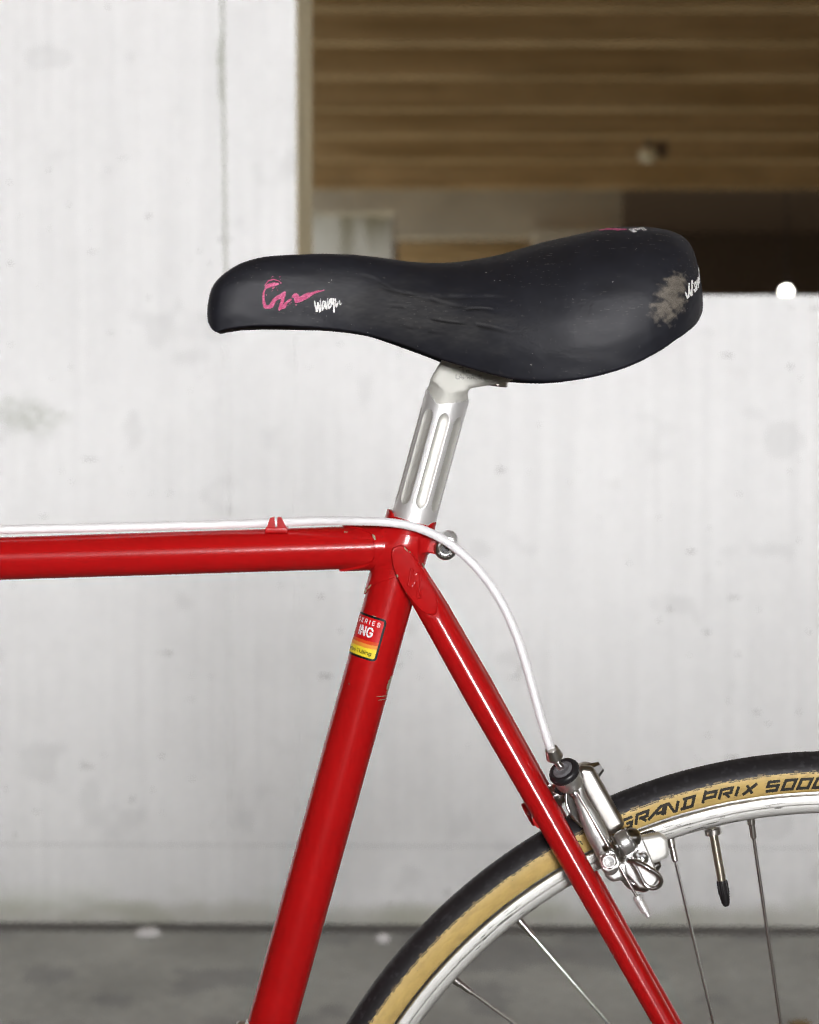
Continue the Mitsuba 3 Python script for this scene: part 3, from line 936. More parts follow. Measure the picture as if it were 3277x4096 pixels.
# forged head: rounded solid with the photographed side outline
hz = lambda X, Y: (1650 + X / 3.8333, 1400 + Y / 3.8333)
hp = [(470, 100), (450, 160), (380, 260), (285, 430), (255, 540), (225, 590), (200, 900), (820, 900), (856, 760), (846, 700), (846, 645), (880, 592), (1000, 568), (1190, 538), (1400, 510), (1540, 462), (1560, 400), (1500, 250), (900, 60)]
pw = np.array([W(*hz(x, y))[[0, 2]] for x, y in hp])
hpoly = Polygon(pw).buffer(-.0012).buffer(.0024).buffer(-.0012)
x0, z0, x1, z1 = hpoly.buffer(.006).bounds
gx, gzz = np.linspace(x0, x1, 140), np.linspace(z0, z1, 140)
XX, ZZ = np.meshgrid(gx, gzz, indexing='ij')
pp = shapely.points(XX.ravel(), ZZ.ravel())
sd = shapely.distance(hpoly.exterior, pp) * np.where(shapely.contains(hpoly, pp), -1, 1)
sd = sd.reshape(XX.shape)
ix, iz = (len(gx) - 1) / (x1 - x0), (len(gzz) - 1) / (z1 - z0)


def sd2(x, z):
    a, b = (x - x0) * ix, (z - z0) * iz
    i, j = min(138, max(0, int(a))), min(138, max(0, int(b)))
    a, b = a - i, b - j
    return float((sd[i, j] * (1 - a) + sd[i + 1, j] * a) * (1 - b) + (sd[i, j + 1] * (1 - a) + sd[i + 1, j + 1] * a) * b)


sd = sd.tolist()
sd = np.array(sd)


T1 = float(np.dot(W(1770, 1535) - P_P, A_P))


def head_sdf(x, y, z):
    R = .0032
    t = (x - P_P[0]) * A_P[0] + (z - P_P[2]) * A_P[2]
    dx, dz = x - P_P[0] - t * A_P[0], z - P_P[2] - t * A_P[2]
    a, b = sd2(x, z) + R, abs(y) - .0132 + R
    d = min(max(a, b), 0.0) + math.hypot(max(a, 0), max(b, 0)) - R
    c, h = math.sqrt(dx * dx + dz * dz + y * y) - .0128, (T1 - t) * .7
    k = .006
    q = max(k - abs(c - h), 0.0) / k
    return -max(d, min(c, h) - q * q * k * .25)


head = from_manifold(Manifold.level_set(head_sdf, [float(x0), -.017, float(z0), float(x1), .017, float(z1)], .0011))
trimesh.smoothing.filter_taubin(head, iterations=6)
add(B + '__seat_post__head', head, 'cast_alu', 60, label='sand cast clamp head of the seat post')
add(B + '__seat_post__clamp_bolt', lathe(W(*hz(1300, 560)), unit([.12, 0, 1]), [(0, .0052), (.0008, .0062), (.006, .0062)], 36), 'steel', 30)
hw = word('LAPRADE', 70, False)
hw = hw.exterior.buffer(3.0) if hw.geom_type == 'Polygon' else unary_union([g.exterior.buffer(3.5) for g in hw.geoms])
b = hw.bounds
hw = affinity.affine_transform(hw, [(1930 - 1823) / (b[2] - b[0]), 0, 0, -(1517 - 1498) / (b[3] - b[1]), 0, 0])
b = hw.bounds
hw = affinity.translate(hw, 1823 - b[0], 1498 - b[1])
scene['relief_shade_alu'] = two({'type': 'principled', 'base_color': rgb(.25, .25, .23), 'metallic': 0.3, 'roughness': 0.5})  # darker metal puts the shade of the embossing into flat marks
add(B + '__seat_post__lettering', drape(hw, head, .00012, 3.0), 'relief_shade_alu', False, label='lettering on the seat post head with its relief shade put into a dark colour')
lg = unary_union([stroke([hz(720, 268), hz(775, 268), hz(778, 340), hz(800, 340)], 4), stroke([hz(765, 240), hz(770, 268)], 4), stroke([hz(830, 340), hz(830, 310), hz(865, 310), hz(868, 342)], 4)])
add(B + '__seat_post__emblem', drape(lg, head, .00012, 3.0), 'relief_shade_alu', False)

# --- saddle
z1_ = lambda X, Y: (800 + X / 1.725, 850 + Y / 1.725)
z2_ = lambda X, Y: (1700 + X / 1.4375, 850 + Y / 1.4375)
tops = [z1_(*p) for p in ((50, 672), (52, 650), (60, 610), (70, 560), (95, 505), (140, 445), (200, 395), (280, 350), (380, 320), (500, 303), (650, 295), (850, 290), (1030, 290), (1150, 300), (1300, 322), (1450, 339), (1600, 347))]
tops += [z2_(*p) for p in ((150, 285), (300, 268), (450, 235), (600, 195), (750, 158), (900, 125), (1000, 103), (1100, 89), (1200, 83), (1300, 86), (1400, 99), (1470, 122), (1520, 158), (1550, 215), (1565, 280), (1577, 350), (1584, 420), (1590, 500), (1592, 540))]
bots = [z1_(*p) for p in ((50, 690), (53, 725), (65, 770), (90, 808), (125, 826), (160, 815), (220, 803), (300, 793), (400, 786), (550, 785), (700, 792), (850, 802), (1000, 817), (1150, 842), (1300, 884), (1450, 934), (1600, 989))]
bots += [z2_(*p) for p in ((100, 848), (200, 879), (300, 911), (400, 939), (500, 961), (600, 971), (700, 974), (800, 968), (900, 955), (1000, 932), (1100, 900), (1200, 860), (1300, 805), (1400, 740), (1490, 680), (1550, 625), (1580, 580), (1592, 552))]
tops, bots = np.array(tops), np.array(bots)
xs_px = np.unique(np.concatenate([828.9 + (1 - np.cos(np.linspace(0, np.pi / 2, 40))) * 120, np.linspace(950, 2640, 150), 2807.4 - (1 - np.cos(np.linspace(np.pi / 2, 0, 60))) * 168]))
tz = PchipInterpolator(tops[:, 0] + np.arange(len(tops)) * 1e-6, tops[:, 1])(xs_px)
bo = np.argsort(bots[:, 0])
bz = PchipInterpolator(bots[bo, 0] + np.arange(len(bots)) * 1e-6, bots[bo, 1])(xs_px)
wpx = np.array([[828.9, .0005], [832, .006], [842, .0105], [860, .0145], [890, .0172], [950, .0188], [1100, .0195], [1250, .0205], [1400, .0235], [1550, .030], [1700, .0395], [1850, .0500], [2000, .0595], [2150, .0665], [2300, .0705], [2450, .0712], [2560, .0690], [2640, .0640], [2700, .0570], [2750, .0470], [2785, .0345], [2800, .0230], [2806, .0110], [2807.4, .0006]])
hw_ = PchipInterpolator(wpx[:, 0], wpx[:, 1])(xs_px)
# section: t 0..1 over the top to the widest point, then a tuck to the skirt's lower edge
nose = np.clip((1700 - xs_px) / 500, 0, 1)
nose = nose * nose * (3 - 2 * nose)
NT = 44
outer = []
for i, xp in enumerate(xs_px):
    w, zt, zb = hw_[i], W(xp, tz[i], 0)[2], W(xp, bz[i], -hw_[i] * .94)[2]
    fw = .30 * (1 - nose[i]) + .42 * nose[i]            # height of the widest point
    ex = 2.0 * (1 - nose[i]) + 2.5 * nose[i]
    tk = .93 * (1 - nose[i]) + .90 * nose[i]
    zw = zb + (zt - zb) * fw
    up = np.linspace(0, np.pi / 2, 30)
    yu, zu = w * np.sin(up) ** (2 / ex), zw + (zt - zw) * np.cos(up) ** (2 / ex)
    dn = np.linspace(0, 1, NT - 29)[1:]
    yd, zd = w * (1 - (1 - tk) * dn ** 2), zw + (zb - zw) * dn
    y, z = np.r_[yu, yd], np.r_[zu, zd]
    yi, zi = np.array([y[-1] - .0028 * min(1, w / .012), y[-1] * .93 - .003 * min(1, w / .012), 0]), np.array([zb + .0006, zb + min(.010, .3 * (zt - zb)), zb + min(.014, .42 * (zt - zb))])
    yy, zz = np.r_[y, yi], np.r_[z, zi]
    k = np.r_[np.arange(len(yy) - 1), np.arange(len(yy) - 1)[::-1]]
    full = np.r_[np.c_[-yy[:-1], zz[:-1]], [[0, zz[-1]]], np.c_[yy[1:-1], zz[1:-1]][::-1]]
    dcorr = (D - hw_[i] * .5 * (1 - 0)) / D
    xx = W(xp, (tz[i] + bz[i]) / 2, -.35 * w)[0]
    outer.append(np.c_[np.full(len(full), xx), full])
outer = np.array(outer)
n_, m_ = outer.shape[:2]
V = outer.reshape(-1, 3)
F = grid_faces(n_, m_)
V = np.vstack([V, outer[0].mean(0), outer[-1].mean(0)])
j = np.arange(m_)
F = np.vstack([F, np.stack([np.full(m_, n_ * m_), (j + 1) % m_, j], -1), np.stack([np.full(m_, n_ * m_ + 1), (n_ - 1) * m_ + j, (n_ - 1) * m_ + (j + 1) % m_], -1)])
saddle = outward(tri(V, F))
# soft dents and unevenness of the padding
sn = trimesh.graph.smooth_shade(saddle, angle=np.radians(60), facet_minarea=None) if False else None
dv = (meshkit.fbm(saddle.vertices * [38, 38, 60], 3) - .5) * .0014
saddle.vertices = saddle.vertices + saddle.vertex_normals * dv[:, None]
add(B + '__saddle', saddle, 'saddle_leather', 50, label='worn black leather saddle')
# plastic shell showing under the nose
row = [(W(xp, z1_(0, yy)[1], 0)) for xp, yy in ((885, 826), (960, 806), (1050, 801), (1180, 803), (1300, 809), (1400, 826), (1470, 846))]
add(B + '__saddle__shell', blob([[(p + [0, -.004, .0022], .0026) for p in row], [(p + [0, .008, .0022], .0026) for p in row]], .003, 3), 'black_plastic', 50)
for sgn in (-1, 1):
    add(B + '__saddle__rail', tube([W(930, 1235) + [0, sgn * .008, 0], W(1150, 1250) + [0, sgn * .010, 0], W(1500, 1310) + [0, sgn * .016, 0], W(1750, 1400) + [0, sgn * .021, 0], W(2100, 1435) + [0, sgn * .021, 0], W(2400, 1330) + [0, sgn * .03, 0], W(2580, 1240) + [0, sgn * .035, 0]], .0035, 16), 'steel')

# printed marks on the saddle
dz_ = lambda X, Y: (1000 + X / 4.3125, 1080 + Y / 4.3125)


def brush(lines, wob=2.0, holes=90, hr=(.5, 1.5), seed=1):
    g = np.random.default_rng(seed)
    sh = []
    for pts, ws in lines:
        pts = np.array([dz_(*p) for p in pts])
        t = np.linspace(0, 1, len(pts))
        tt = np.linspace(0, 1, 40)
        q = np.c_[np.interp(tt, t, pts[:, 0]), np.interp(tt, t, pts[:, 1])]
        w = np.interp(tt, np.linspace(0, 1, len(ws)), ws) / 4.3125
        for a_, b_, w_ in zip(q[:-1], q[1:], w):
            sh.append(LineString([a_, b_]).buffer(max(.8, w_ / 2 + g.uniform(-.6, .6))))
    sh = unary_union(sh)
    x0_, y0_, x1_, y1_ = sh.bounds
    hs = [Point(g.uniform(x0_, x1_), g.uniform(y0_, y1_)).buffer(g.uniform(*hr)) for _ in range(holes)]
    return sh.difference(unary_union(hs)) if holes else sh


pink = brush([([(545, 235), (500, 190), (410, 160), (320, 185), (255, 265)], (14, 16, 20, 12)), ([(490, 240), (420, 245), (340, 265), (285, 295)], (30, 62, 66, 60)), ([(262, 330), (240, 380), (232, 450), (240, 550), (262, 630)], (22, 30, 40, 48, 60)),
              ([(265, 632), (330, 640), (375, 610), (420, 520), (470, 480), (540, 450), (600, 390)], (60, 60, 80, 62, 66, 84, 40)), ([(590, 420), (570, 480), (550, 570), (520, 660), (505, 690)], (50, 60, 60, 50, 20)),
              ([(520, 650), (590, 640), (620, 570), (700, 510)], (50, 56, 42, 36)), ([(730, 465), (790, 440), (820, 500), (830, 520)], (20, 90, 110, 60)), ([(800, 540), (880, 500), (980, 445), (1060, 412), (1130, 380), (1280, 348)], (60, 86, 92, 52, 36, 14))], holes=420, hr=(.35, 1.0), seed=3)
dots = unary_union([Point(*dz_(x, y)).buffer(r_) for x, y, r_ in ((395, 112, 2.2), (370, 128, 1.2), (515, 118, 2), (533, 162, 1.2), (400, 312, 3.5), (418, 300, 2.5), (383, 358, 2), (470, 310, 1.4), (480, 345, 2), (285, 430, 2.2), (797, 600, 2.6), (655, 610, 1.6), (690, 580, 2.2), (715, 560, 1.8), (483, 580, 1.5))])
add(B + '__saddle__emblem', drape(pink.union(dots), saddle, .00018, 4), 'pink_print', False, label='flaking pink brush stroke emblem')
wv = [([(1115, 540), (1130, 620), (1155, 712), (1165, 640), (1172, 555), (1190, 640), (1210, 718), (1215, 600), (1215, 495)], (20, 28, 30, 26, 24, 28, 30, 18, 12)),
      ([(1300, 535), (1262, 540), (1245, 620), (1250, 690), (1280, 640), (1302, 560), (1305, 620), (1322, 672)], (18, 26, 26, 28, 22, 26, 26, 24)), ([(1322, 672), (1335, 590), (1342, 490)], (24, 14, 10)),
      ([(1365, 590), (1392, 545), (1398, 495), (1375, 510), (1360, 600), (1368, 660), (1400, 615), (1415, 530)], (18, 22, 26, 26, 26, 30, 22, 18)), ([(1440, 492), (1412, 500), (1408, 560), (1430, 590), (1446, 500), (1450, 600), (1452, 715)], (18, 22, 20, 20, 24, 24, 34)),
      ([(1478, 490), (1480, 560), (1492, 630), (1512, 590), (1525, 540)], (16, 18, 30, 18, 10)), ([(1545, 520), (1550, 560), (1560, 600), (1578, 575)], (14, 10, 14, 12))]
add(B + '__saddle__lettering', drape(brush(wv, holes=60, hr=(.3, .9), seed=5), saddle, .00018, 3), 'white_print', False, label='small white script lettering')
rz = lambda X, Y: (2550 + X / 5.75, 1050 + Y / 5.75)
rear = [[(1105, 690), (1150, 820), (1185, 770)], [(1165, 800), (1190, 480)], [(1180, 560), (1215, 740), (1245, 755), (1255, 420)], [(1330, 445), (1300, 480), (1320, 560), (1350, 560)], [(1340, 450), (1360, 610), (1320, 670), (1300, 620), (1345, 590)], [(1365, 410), (1400, 575), (1390, 340)], [(1405, 330), (1420, 480)], [(1405, 120), (1415, 300), (1425, 430)]]
wid = (34, 30, 40, 28, 30, 24, 18, 12)
rs = unary_union([stroke([rz(*p) for p in q], w_ / 5.75) for q, w_ in zip(rear, wid)])
g_ = np.random.default_rng(11)
rs = rs.difference(unary_union([Point(*rz(g_.uniform(1090, 1430), g_.uniform(400, 840))).buffer(g_.uniform(.3, .9)) for _ in range(60)]))
add(B + '__saddle__rear_lettering', drape(rs, saddle, .0002, 2.5), 'white_print', False, label='white lettering on the back edge')
tz_ = lambda X, Y: (2400 + X / 5.75, 880 + Y / 5.75 + 1.5)
E_ = [[(670, 215), (735, 252), (800, 235), (750, 215), (830, 200), (860, 225), (915, 220), (905, 195), (950, 185), (1000, 232), (1065, 228), (985, 172), (880, 190), (670, 215)], [(760, 268), (838, 262)]]
add(B + '__saddle__top_lettering', drape(unary_union([stroke([tz_(*p) for p in E_[0]], 2.2), stroke([tz_(*p) for p in E_[1]], 5)]), saddle, .0003, 3), 'white_print', False)
pk = unary_union([stroke([tz_(*p) for p in q], w_) for q, w_ in (([(0, 232), (150, 212), (300, 205), (450, 212), (610, 215)], 4.0), ([(150, 208), (400, 210)], 6), ([(390, 240), (470, 225)], 2.5))])
add(B + '__saddle__top_emblem', drape(pk, saddle, .0003, 4), 'pink_print', False)

# --- brake cable
cp = [(-700, 2140, -.003), (-300, 2127, -.003), (0, 2118, -.003), (450, 2109, -.003), (900, 2098, -.003), (1016, 2095, -.003), (1109, 2089, -.0035), (1225, 2084, -.006), (1317, 2082.6, -.011), (1433, 2085, -.017), (1549, 2093, -.0205), (1637, 2102.5, -.0215), (1732, 2132, -.0225),
      (1796, 2169, -.024), (1860, 2229.6, -.026), (1937, 2303, -.028), (2013, 2422, -.030), (2070, 2555, -.032), (2108, 2678, -.034), (2146, 2802, -.036), (2185, 2935, -.038), (2203, 2998, -.040)]
cps = np.array([W(*p) for p in cp])
from scipy.interpolate import splprep, splev
tck, _ = splprep(cps.T, s=len(cps) * .0005 ** 2, k=3)
cps = np.array(splev(np.linspace(0, 1, 220), tck)).T
add(B + '__brake_cable', tube(cps, .0026, 32, spline=False), 'white_cable', True, label='white brake cable housing')

# --- brake caliper
q5 = lambda X, Y, y: W(2050 + X / 2.4643, 2900 + Y / 2.4643, y)
q1 = lambda X, Y, y: W(2150 + X / 5.75, 2950 + Y / 5.75, y)
K5, K1 = S / 2.4643, S / 5.75
C = B + '__brake_caliper'
f0, f1 = q1(325, 262, -.040), q1(445, 560, -.036)
axf = f1 - f0
Lf = np.linalg.norm(axf)
add(C + '__cable_ferrule', lathe(f0, axf, [(0, .0026), (0, .0037), (.0003, .0039), (Lf * .62, .0051), (Lf * .66, .0050), (Lf * .93, .0026), (Lf, .0022)], 40), 'steel', 25)
g0, g1 = q1(430, 540, -.036), q1(620, 790, -.032)
th = unit(g1 - g0)
Lg = np.linalg.norm(g1 - g0)
prof = []
for k in range(9):
    a_ = Lg * k / 9
    prof += [(a_, .0017), (a_ + Lg / 27, .0021), (a_ + Lg / 16, .0017)]
add(C + '__adjuster_thread', lathe(g0, th, prof, 28), 'chrome', 20)
rax = unit([.43, .50, -.66])
rc = q1(625, 800, -.0335)
add(C + '__adjuster_ring', lathe(rc - rax * .0030, rax, [(.0012, .0050), (.0004, .0062), (.0, .0074), (.0008, .0088), (.0026, .0095), (.0044, .0090), (.0056, .0076), (.0058, .005)], 56), 'black_rubber', 60)
add(C + '__adjuster_nut', lathe(rc - rax * .0028, rax, [(.0004, .0026), (-.0006, .0044), (.0002, .0060), (.004, .0062)], 40), 'grey_plastic', 30)
b0 = rc + rax * .002
add(C + '__cable_boss', lathe(b0, unit(q1(840, 1280, -.027) - b0), [(0, .0078), (.002, .0084), (.006, .0080), (.0090, .0066), (.0108, .0046), (.0116, .0022)], 48), 'caliper_alu', 50)
add(C + '__cable_collar', lathe(q1(830, 1240, -.0325), unit(q1(960, 1420, -.031) - q1(830, 1240, -.0325)), [(0, .0026), (.0012, .0030), (.002, .0026), (.0028, .0030), (.004, .0022)], 24), 'chrome', 25)
# near arm, swelling towards the cable anchor
ch = [(640, 590, 58, -.029), (665, 700, 62, -.030), (715, 820, 76, -.031), (775, 950, 100, -.032), (830, 1070, 110, -.032), (885, 1180, 104, -.032), (930, 1290, 92, -.031), (965, 1400, 84, -.028)]
arm = blob([[(q5(x, y, -.030), r_ * K5 * .98) for x, y, r_, d in ch]], .0011, 12)
arm.vertices[:, 1] = -.031 + (arm.vertices[:, 1] + .030) * .62
arm.vertices[:, 1] += .0035 * np.clip((arm.vertices[:, 2] - q5(0, 800, -.03)[2]) / (q5(0, 590, -.03)[2] - q5(0, 800, -.03)[2]), 0, 1)
add(C + '__arm', arm, 'caliper_alu', 70)
# the other arm: a straight bar behind it
bar = [q5(*p, -.02) for p in ((662, 400), (730, 400), (780, 560), (1072, 1015), (985, 1075), (672, 560))]
add(C + '__arm', plate(bar, -.0255, -.0160, .0042, 24), 'steel', 60)
hub_c = q5(700, 520, -.010)
add(C + '__pivot_arm', blob([[(q5(640, 560, -.012), .0085), (q5(720, 500, .010), .0085)], [(q5(720, 500, .010), .0070), (q5(860, 800, .034), .006), (q5(1000, 1150, .036), .0065), (q5(1120, 1400, .024), .006)]], .0016, 8), 'caliper_alu', 60)
n0 = q1(1190, 850, -.006)
nd = unit(q1(1500, 640, -.006) - n0)
add(C + '__pivot_nut', lathe(n0 - nd * .003, nd, [(0, .0076), (.003, .0076), (.0032, .0068), (.0105, .0036), (.0118, .0030)], sides=6, phase=.5), 'dark_chrome', False)
add(C + '__pivot_bolt', lathe(q5(380, 715, -.004), nd, [(0, .004), (.024, .004)], 28), 'dark_chrome')
add(C + '__star_washer', gear(q5(405, 705, -.004), nd, .0062, .0074, .003, 22), 'chrome', 20)
add(C + '__spacer', lathe(q5(430, 690, -.004), nd, [(0.001, .0064), (.006, .0064), (.007, .0054)], 40), 'steel', 30)
add(C + '__spring_bush', blob([[(q5(455, 640, -.016), .0024), (q5(485, 650, -.018), .0027)]], .0012, 3), 'black_rubber', 60)
add(C + '__spring', tube([q5(540, 640, -.018), q5(530, 740, -.019), q5(560, 850, -.020), (q5(615, 930, -.020)), q5(690, 1000, -.019)], .0009, 16), 'chrome')
add(C + '__spring_plate', plate([q5(*p, -.015) for p in ((525, 640), (600, 660), (700, 900), (690, 1000), (640, 960), (560, 840))], -.017, -.013, .0006), 'dark_chrome', 40)
# cable and its anchor
wire = tube([q5(640, 670, -.0345), q5(790, 925, -.0378), q5(945, 1195, -.0398)], .00085, 16)
add(C + '__inner_wire', wire, 'steel')
add(C + '__inner_wire', tube([q5(1030, 1340, -.039), q5(1120, 1510, -.040), q5(1235, 1705, -.040)], .00085, 16, spline=True), 'steel')
anch = [q5(*p, -.03) for p in ((842, 1255), (955, 1198), (990, 1215), (1052, 1325), (1035, 1375), (925, 1425), (870, 1390))]
add(C + '__anchor_washer', plate(anch, -.0415, -.0330, .0010), 'caliper_alu', 40)
bc = q5(947, 1335, -.0415)
add(C + '__anchor_bolt', lathe(bc + [0, -.0046, 0], [0, 1, 0], [(.0022, .0002), (.0, .0031), (.0, .0036), (.0006, .0041), (.005, .0042)], 40), 'polished_alu', 30)
add(C + '__anchor_bolt_flange', lathe(bc + [0, -.0012, 0], [0, 1, 0], [(0, .0048), (.0004, .0053), (.002, .0053)], sides=6, phase=.3), 'chrome', False)
e0, e1 = q5(1222, 1685, -.040), q5(1345, 1890, -.040)
ed = unit(e1 - e0)
Le = np.linalg.norm(e1 - e0)
add(C + '__cable_tip', lathe(e0, ed, [(0, .0016), (.0003, .0026), (.0022, .0027), (.0028, .0021), (.0036, .0027), (Le * .72, .0027), (Le * .76, .0017), (Le * .98, .0017), (Le, .0012)], 24), 'polished_alu', 25)
# quick release: cup, knurled ring, flanges, lever loop
qa, qb = q5(1052, 1188, -.034), q5(1172, 1115, -.034)
qd = unit(qb - qa)
Lq = np.linalg.norm(qb - qa)
add(C + '__release_cup', lathe(qa, qd, [(0, .0062), (.0010, .0070), (.0024, .0073), (Lq * .72, .0072), (Lq * .9, .0064), (Lq, .0052)], 56), 'caliper_alu', 40)
add(C + '__knurled_ring', gear(qb - qd * .0006, qd, .0066, .0071, .0014, 44), 'chrome', 20)
add(C + '__release_dome', lathe(qb + qd * .0008, qd, [(0, .0058), (.002, .0054), (.0042, .0038), (.0052, .0012)], 40), 'dark_chrome', 60)
add(C + '__flange', lathe(qa - qd * .0016, qd, [(0, .0070), (.0003, .0076), (.0010, .0076), (.0013, .0070)], 48), 'chrome', 30)
add(C + '__flange', lathe(qa - qd * .0040, qd, [(0, .0062), (.0003, .0067), (.0012, .0067), (.0016, .0060)], sides=8), 'chrome', False)
add(C + '__release_shaft', lathe(qa - qd * .0090, qd, [(0, .0050), (.0060, .0052)], 32), 'dark_chrome', 30)
add(C + '__release_lever', tube([q5(1150, 1335, -.0400), q5(1230, 1352, -.042), q5(1330, 1405, -.043), q5(1430, 1475, -.043), q5(1468, 1530, -.0425), q5(1440, 1590, -.042), q5(1375, 1610, -.0415), q5(1310, 1575, -.041), q5(1255, 1480, -.0405), q5(1205, 1390, -.040), q5(1150, 1335, -.0400)],
                              [.0013, .0014, .0017, .0016, .0014, .0013, .0013, .0013, .0013, .0013, .0013], 24, step=.0012), 'chrome')
pc = q5(1262, 1312, -.0345)
add(C + '__pad_bolt', lathe(pc + [0, -.003, 0], [0, 1, 0], [(0.0015, .0008), (0, .0022), (.0004, .0034), (.0010, .0036), (.0011, .0046), (.0026, .0049), (.006, .0049)], 40), 'chrome', 30)
add(C + '__arm_tip', plate([q5(*p, -.026) for p in ((1190, 1120), (1265, 1105), (1395, 1370), (1432, 1520), (1360, 1600), (1250, 1598), (1110, 1450), (1080, 1330))], -.0315, -.0265, .0012), 'caliper_alu', 40)
add(C + '__arm_tip', plate([q5(*p, -.02) for p in ((880, 1330), (1110, 1320), (1130, 1440), (1080, 1490), (970, 1512), (905, 1465))], -.0320, -.0200, .0025), 'caliper_alu', 50)
add(C + '__brake_shoe', plate([q5(*p, -.019) for p in ((1210, 1120), (1450, 1062), (1505, 1095), (1535, 1240), (1525, 1285), (1425, 1340), (1290, 1360))], -.0255, -.0135, .0028, 20), 'satin_alu', 50)
add(C + '__brake_pad', plate([q5(*p, -.012) for p in ((1130, 1120), (1390, 1035), (1440, 1075), (1440, 1120), (1150, 1200))], -.0155, -.0112, .0008), 'black_rubber', 40)
add(C + '__brake_shoe', blob([[(q5(1085, 1495, .018), .0022), (q5(1180, 1560, .018), .0040), (q5(1300, 1590, .018), .0036)], [(q5(1150, 1480, .018), .0040), (q5(1360, 1440, .018), .0040), (q5(1420, 1380, .018), .0030)]], .0014, 6), 'dark_chrome', 60)

# --- rear wheel
WH = B + '__rear_wheel'


def ring(prof, n=720):
    """A closed profile of (y, radius) turned about the wheel's axle."""
    a = np.arange(n) * 2 * np.pi / n
    prof = np.array(prof)
    V = np.stack([HC[0] + np.outer(np.sin(a), prof[:, 1]), np.tile(prof[:, 0], (n, 1)), HC[2] + np.outer(np.cos(a), prof[:, 1])], -1)
    m = len(prof)
    F = grid_faces(n, m)
    V = V.reshape(-1, 3)
    F2 = np.stack([(n - 1) * m + np.arange(m), (n - 1) * m + (np.arange(m) + 1) % m, (np.arange(m) + 1) % m], -1)
    F3 = np.stack([(n - 1) * m + np.arange(m), (np.arange(m) + 1) % m, np.arange(m)], -1)
    return outward(tri(V, np.vstack([F, F2, F3])))


t_ = np.linspace(-2.55, 2.55, 72)
R_T = .3367
tp = [(-.0126 * math.sin(a), R_T - .0126 + .0126 * math.cos(a)) for a in t_]
tp = [(-y if False else y, r_ if r_ > .3140 else r_) for y, r_ in tp]
tyre = ring(tp[::-1])
add(WH + '__tyre', tyre, 'tyre_rubber', True, label='black tread on tan sidewalls')
rimp = [(-.0094, .3124), (-.0101, .3118), (-.0104, .3108), (-.0103, .3072), (-.0101, .3068), (-.0103, .3064), (-.0102, .3034), (-.0095, .3020), (-.0060, .3008), (0, .3004), (.0060, .3008), (.0095, .3020), (.0103, .3064), (.0104, .3108), (.0094, .3124), (.0075, .3120), (.0070, .309), (-.0070, .309), (-.0075, .3120)]
rim = ring(rimp)
add(WH + '__rim', rim, 'rim_alu', 25)
# spokes with nipples
spk = [((3005, 3279.5), (3124, 4096), 1), ((2685, 3370), (2855, 4096), -1), ((2365, 3500), (2700, 4096), 1), ((2081, 3686), (2436, 4096), -1), ((1826, 3925), (2059, 4096), 1)]
for (p, q, sg) in spk:
    p, q = np.array(p), np.array(q)
    d = (q - p) / np.linalg.norm(q - p)
    t_end = (5286 - 200 - p[1]) / d[1] if d[1] > .7 else 1900
    e = p + d * min(t_end, 1960)
    P0, P1 = W(*p, 0.0), W(*e, sg * .024)
    ax_ = unit(P1 - P0)
    P0 = P0 + ax_ * .0015
    add(WH + '__spoke', tube([P0, P1], .00095 if sg < 0 else .00105, 14, spline=False), 'chrome' if sg < 0 else 'steel')
    add(WH + '__nipple', lathe(P0 - ax_ * .004, ax_, [(0, .0024), (.005, .0024), (.0056, .0019), (.0135, .0019), (.0142, .0012)], 16), 'steel', 25)
hubp = [(-.064, .005), (-.052, .005), (-.050, .012), (-.030, .013), (-.029, .022), (-.026, .022), (-.024, .014), (-.012, .0105), (.012, .0105), (.020, .014), (.022, .022), (.025, .022), (.026, .016), (.064, .005)]
add(WH + '__hub', lathe(HC, [0, 1, 0], hubp, 48), 'caliper_alu', 30)
# valve
v0, v1, v2_ = W(2850, 3312), W(2889, 3528), W(2909, 3630)
vd = unit(v1 - v0)
Lv = np.linalg.norm(v1 - v0)
add(WH + '__valve_stem', lathe(v0, vd, [(0, .0026), (Lv + .004, .0026)], 28), 'brass')
add(WH + '__valve_nut', lathe(v0 + vd * .0004, vd, [(0, .0044), (.0004, .0049), (.0034, .0049), (.0039, .0042)], 26), 'steel', 25)
vc = []
for k in range(1):
    L2 = np.linalg.norm(v2_ - v1)
    vc = gear(v1 - vd * .0008, vd, .0031, .0034, L2 * .55, 14)
add(WH + '__valve_cap', trimesh.util.concatenate([vc, lathe(v1 + vd * L2 * .5, vd, [(0, .0031), (L2 * .30, .0025), (L2 * .42, .0019), (L2 * .46, .0008)], 28)]), 'black_plastic', 30)
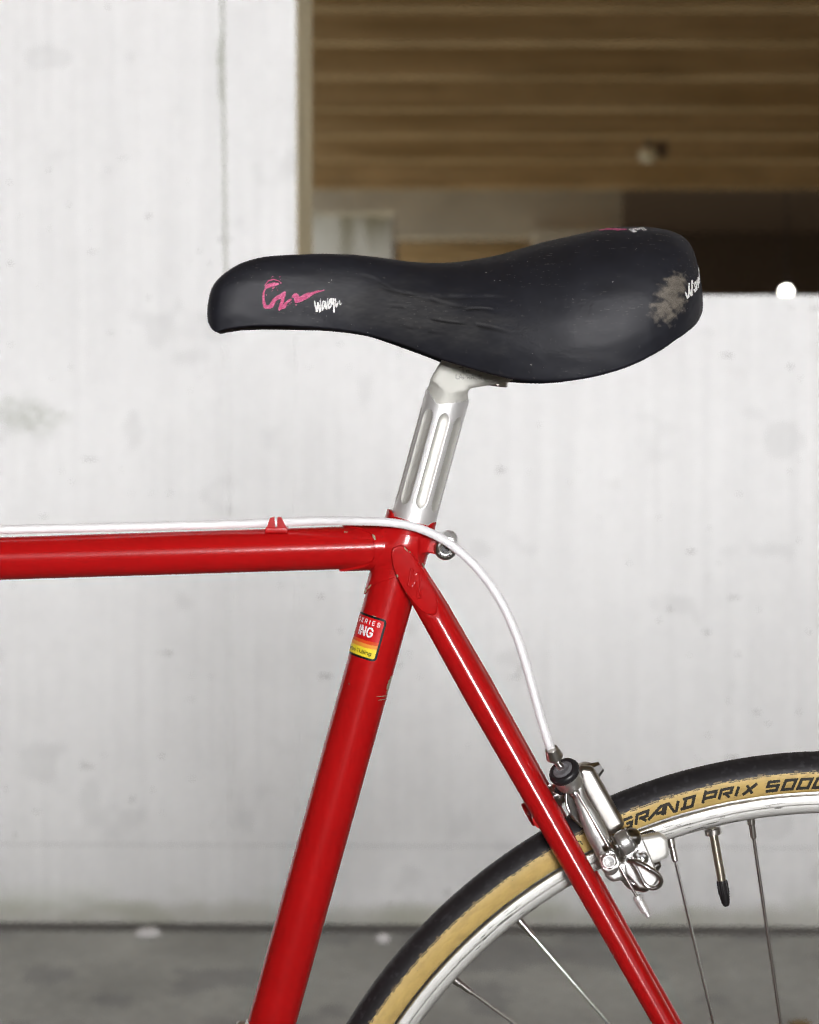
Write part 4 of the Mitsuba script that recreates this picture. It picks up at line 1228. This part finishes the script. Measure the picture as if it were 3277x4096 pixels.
# tyre lettering: squared slanted capitals bent along the sidewall
GL = {'G': ([[(1, 1), (0, 1), (0, 0), (1, 0), (1, .5), (.55, .5)]], 1), 'R': ([[(0, 0), (0, 1), (1, 1), (1, .5), (.25, .5)], [(.45, .5), (1, 0)]], 1), 'A': ([[(-.1, 0), (.75, 1), (1, 1), (1, 0)], [(.45, .35), (1, .35)]], 1),
      'N': ([[(0, 0), (0, 1), (.2, 1), (.8, 0), (1, 0), (1, 1)]], 1), 'D': ([[(.3, .95), (.3, .0), (0, .0), (1, 0), (1, 1), (0, 1)]], 1), 'P': ([[(0, 0), (0, .62), (0, .45), (1, .45), (1, 1), (0, 1)]], 1), 'I': ([[(0, 0), (0, 1)]], .0),
      'X': ([[(0, 0), (1, 1)], [(.1, 1), (.85, 0)]], 1), '5': ([[(1, 1), (0, 1), (0, .52), (1, .52), (1, 0), (0, 0)]], 1), '0': ([[(0, 0), (0, 1), (1, 1), (1, 0), (0, 0)]], 1)}
tw = [('G', 2478, 52), ('R', 2545, 46), ('A', 2600, 56), ('N', 2659, 52), ('D', 2724, 50), ('P', 2812, 48), ('R', 2877, 46), ('I', 2944, 6), ('X', 2972, 48), ('5', 3064, 46), ('0', 3130, 44), ('0', 3192, 44), ('0', 3254, 44)]
RB = 2128.0


def bend(x, h):
    """Along the arc below the letters; h up from it."""
    cx, cy = 3329, 5281
    a = math.asin((x - cx) / RB)
    r_ = RB + h
    return cx + r_ * math.sin(a), cy - r_ * math.cos(a)


shp = []
for chx, x, w_ in tw:
    H_ = 44.0
    lines, fw_ = GL[chx]
    for ln in lines:
        pl = LineString([(x + q[0] * w_ * .92 + .42 * H_ * q[1] * 1, 4 + q[1] * (H_ - 9)) for q in ln]).buffer(5.6, cap_style='flat', join_style='mitre')
        pl = shapely.segmentize(pl, 6.0)
        shp.append(shapely.transform(pl, lambda c: np.array([bend(*q) for q in c])))
shp = unary_union(shp)
g_ = np.random.default_rng(2)
add(WH + '__lettering', drape(shp, tyre, .00025, 6), 'black_print', False, label='black squared lettering on the tan sidewall')
tn = word('tin', 26, True)
tn = affinity.translate(affinity.rotate(affinity.scale(tn, 1.0, -1.0, origin=(0, 0)), -33, origin=(0, 0)), 2298, 3398)
add(WH + '__lettering', drape(tn, tyre, .00025, 4), 'black_print', False)
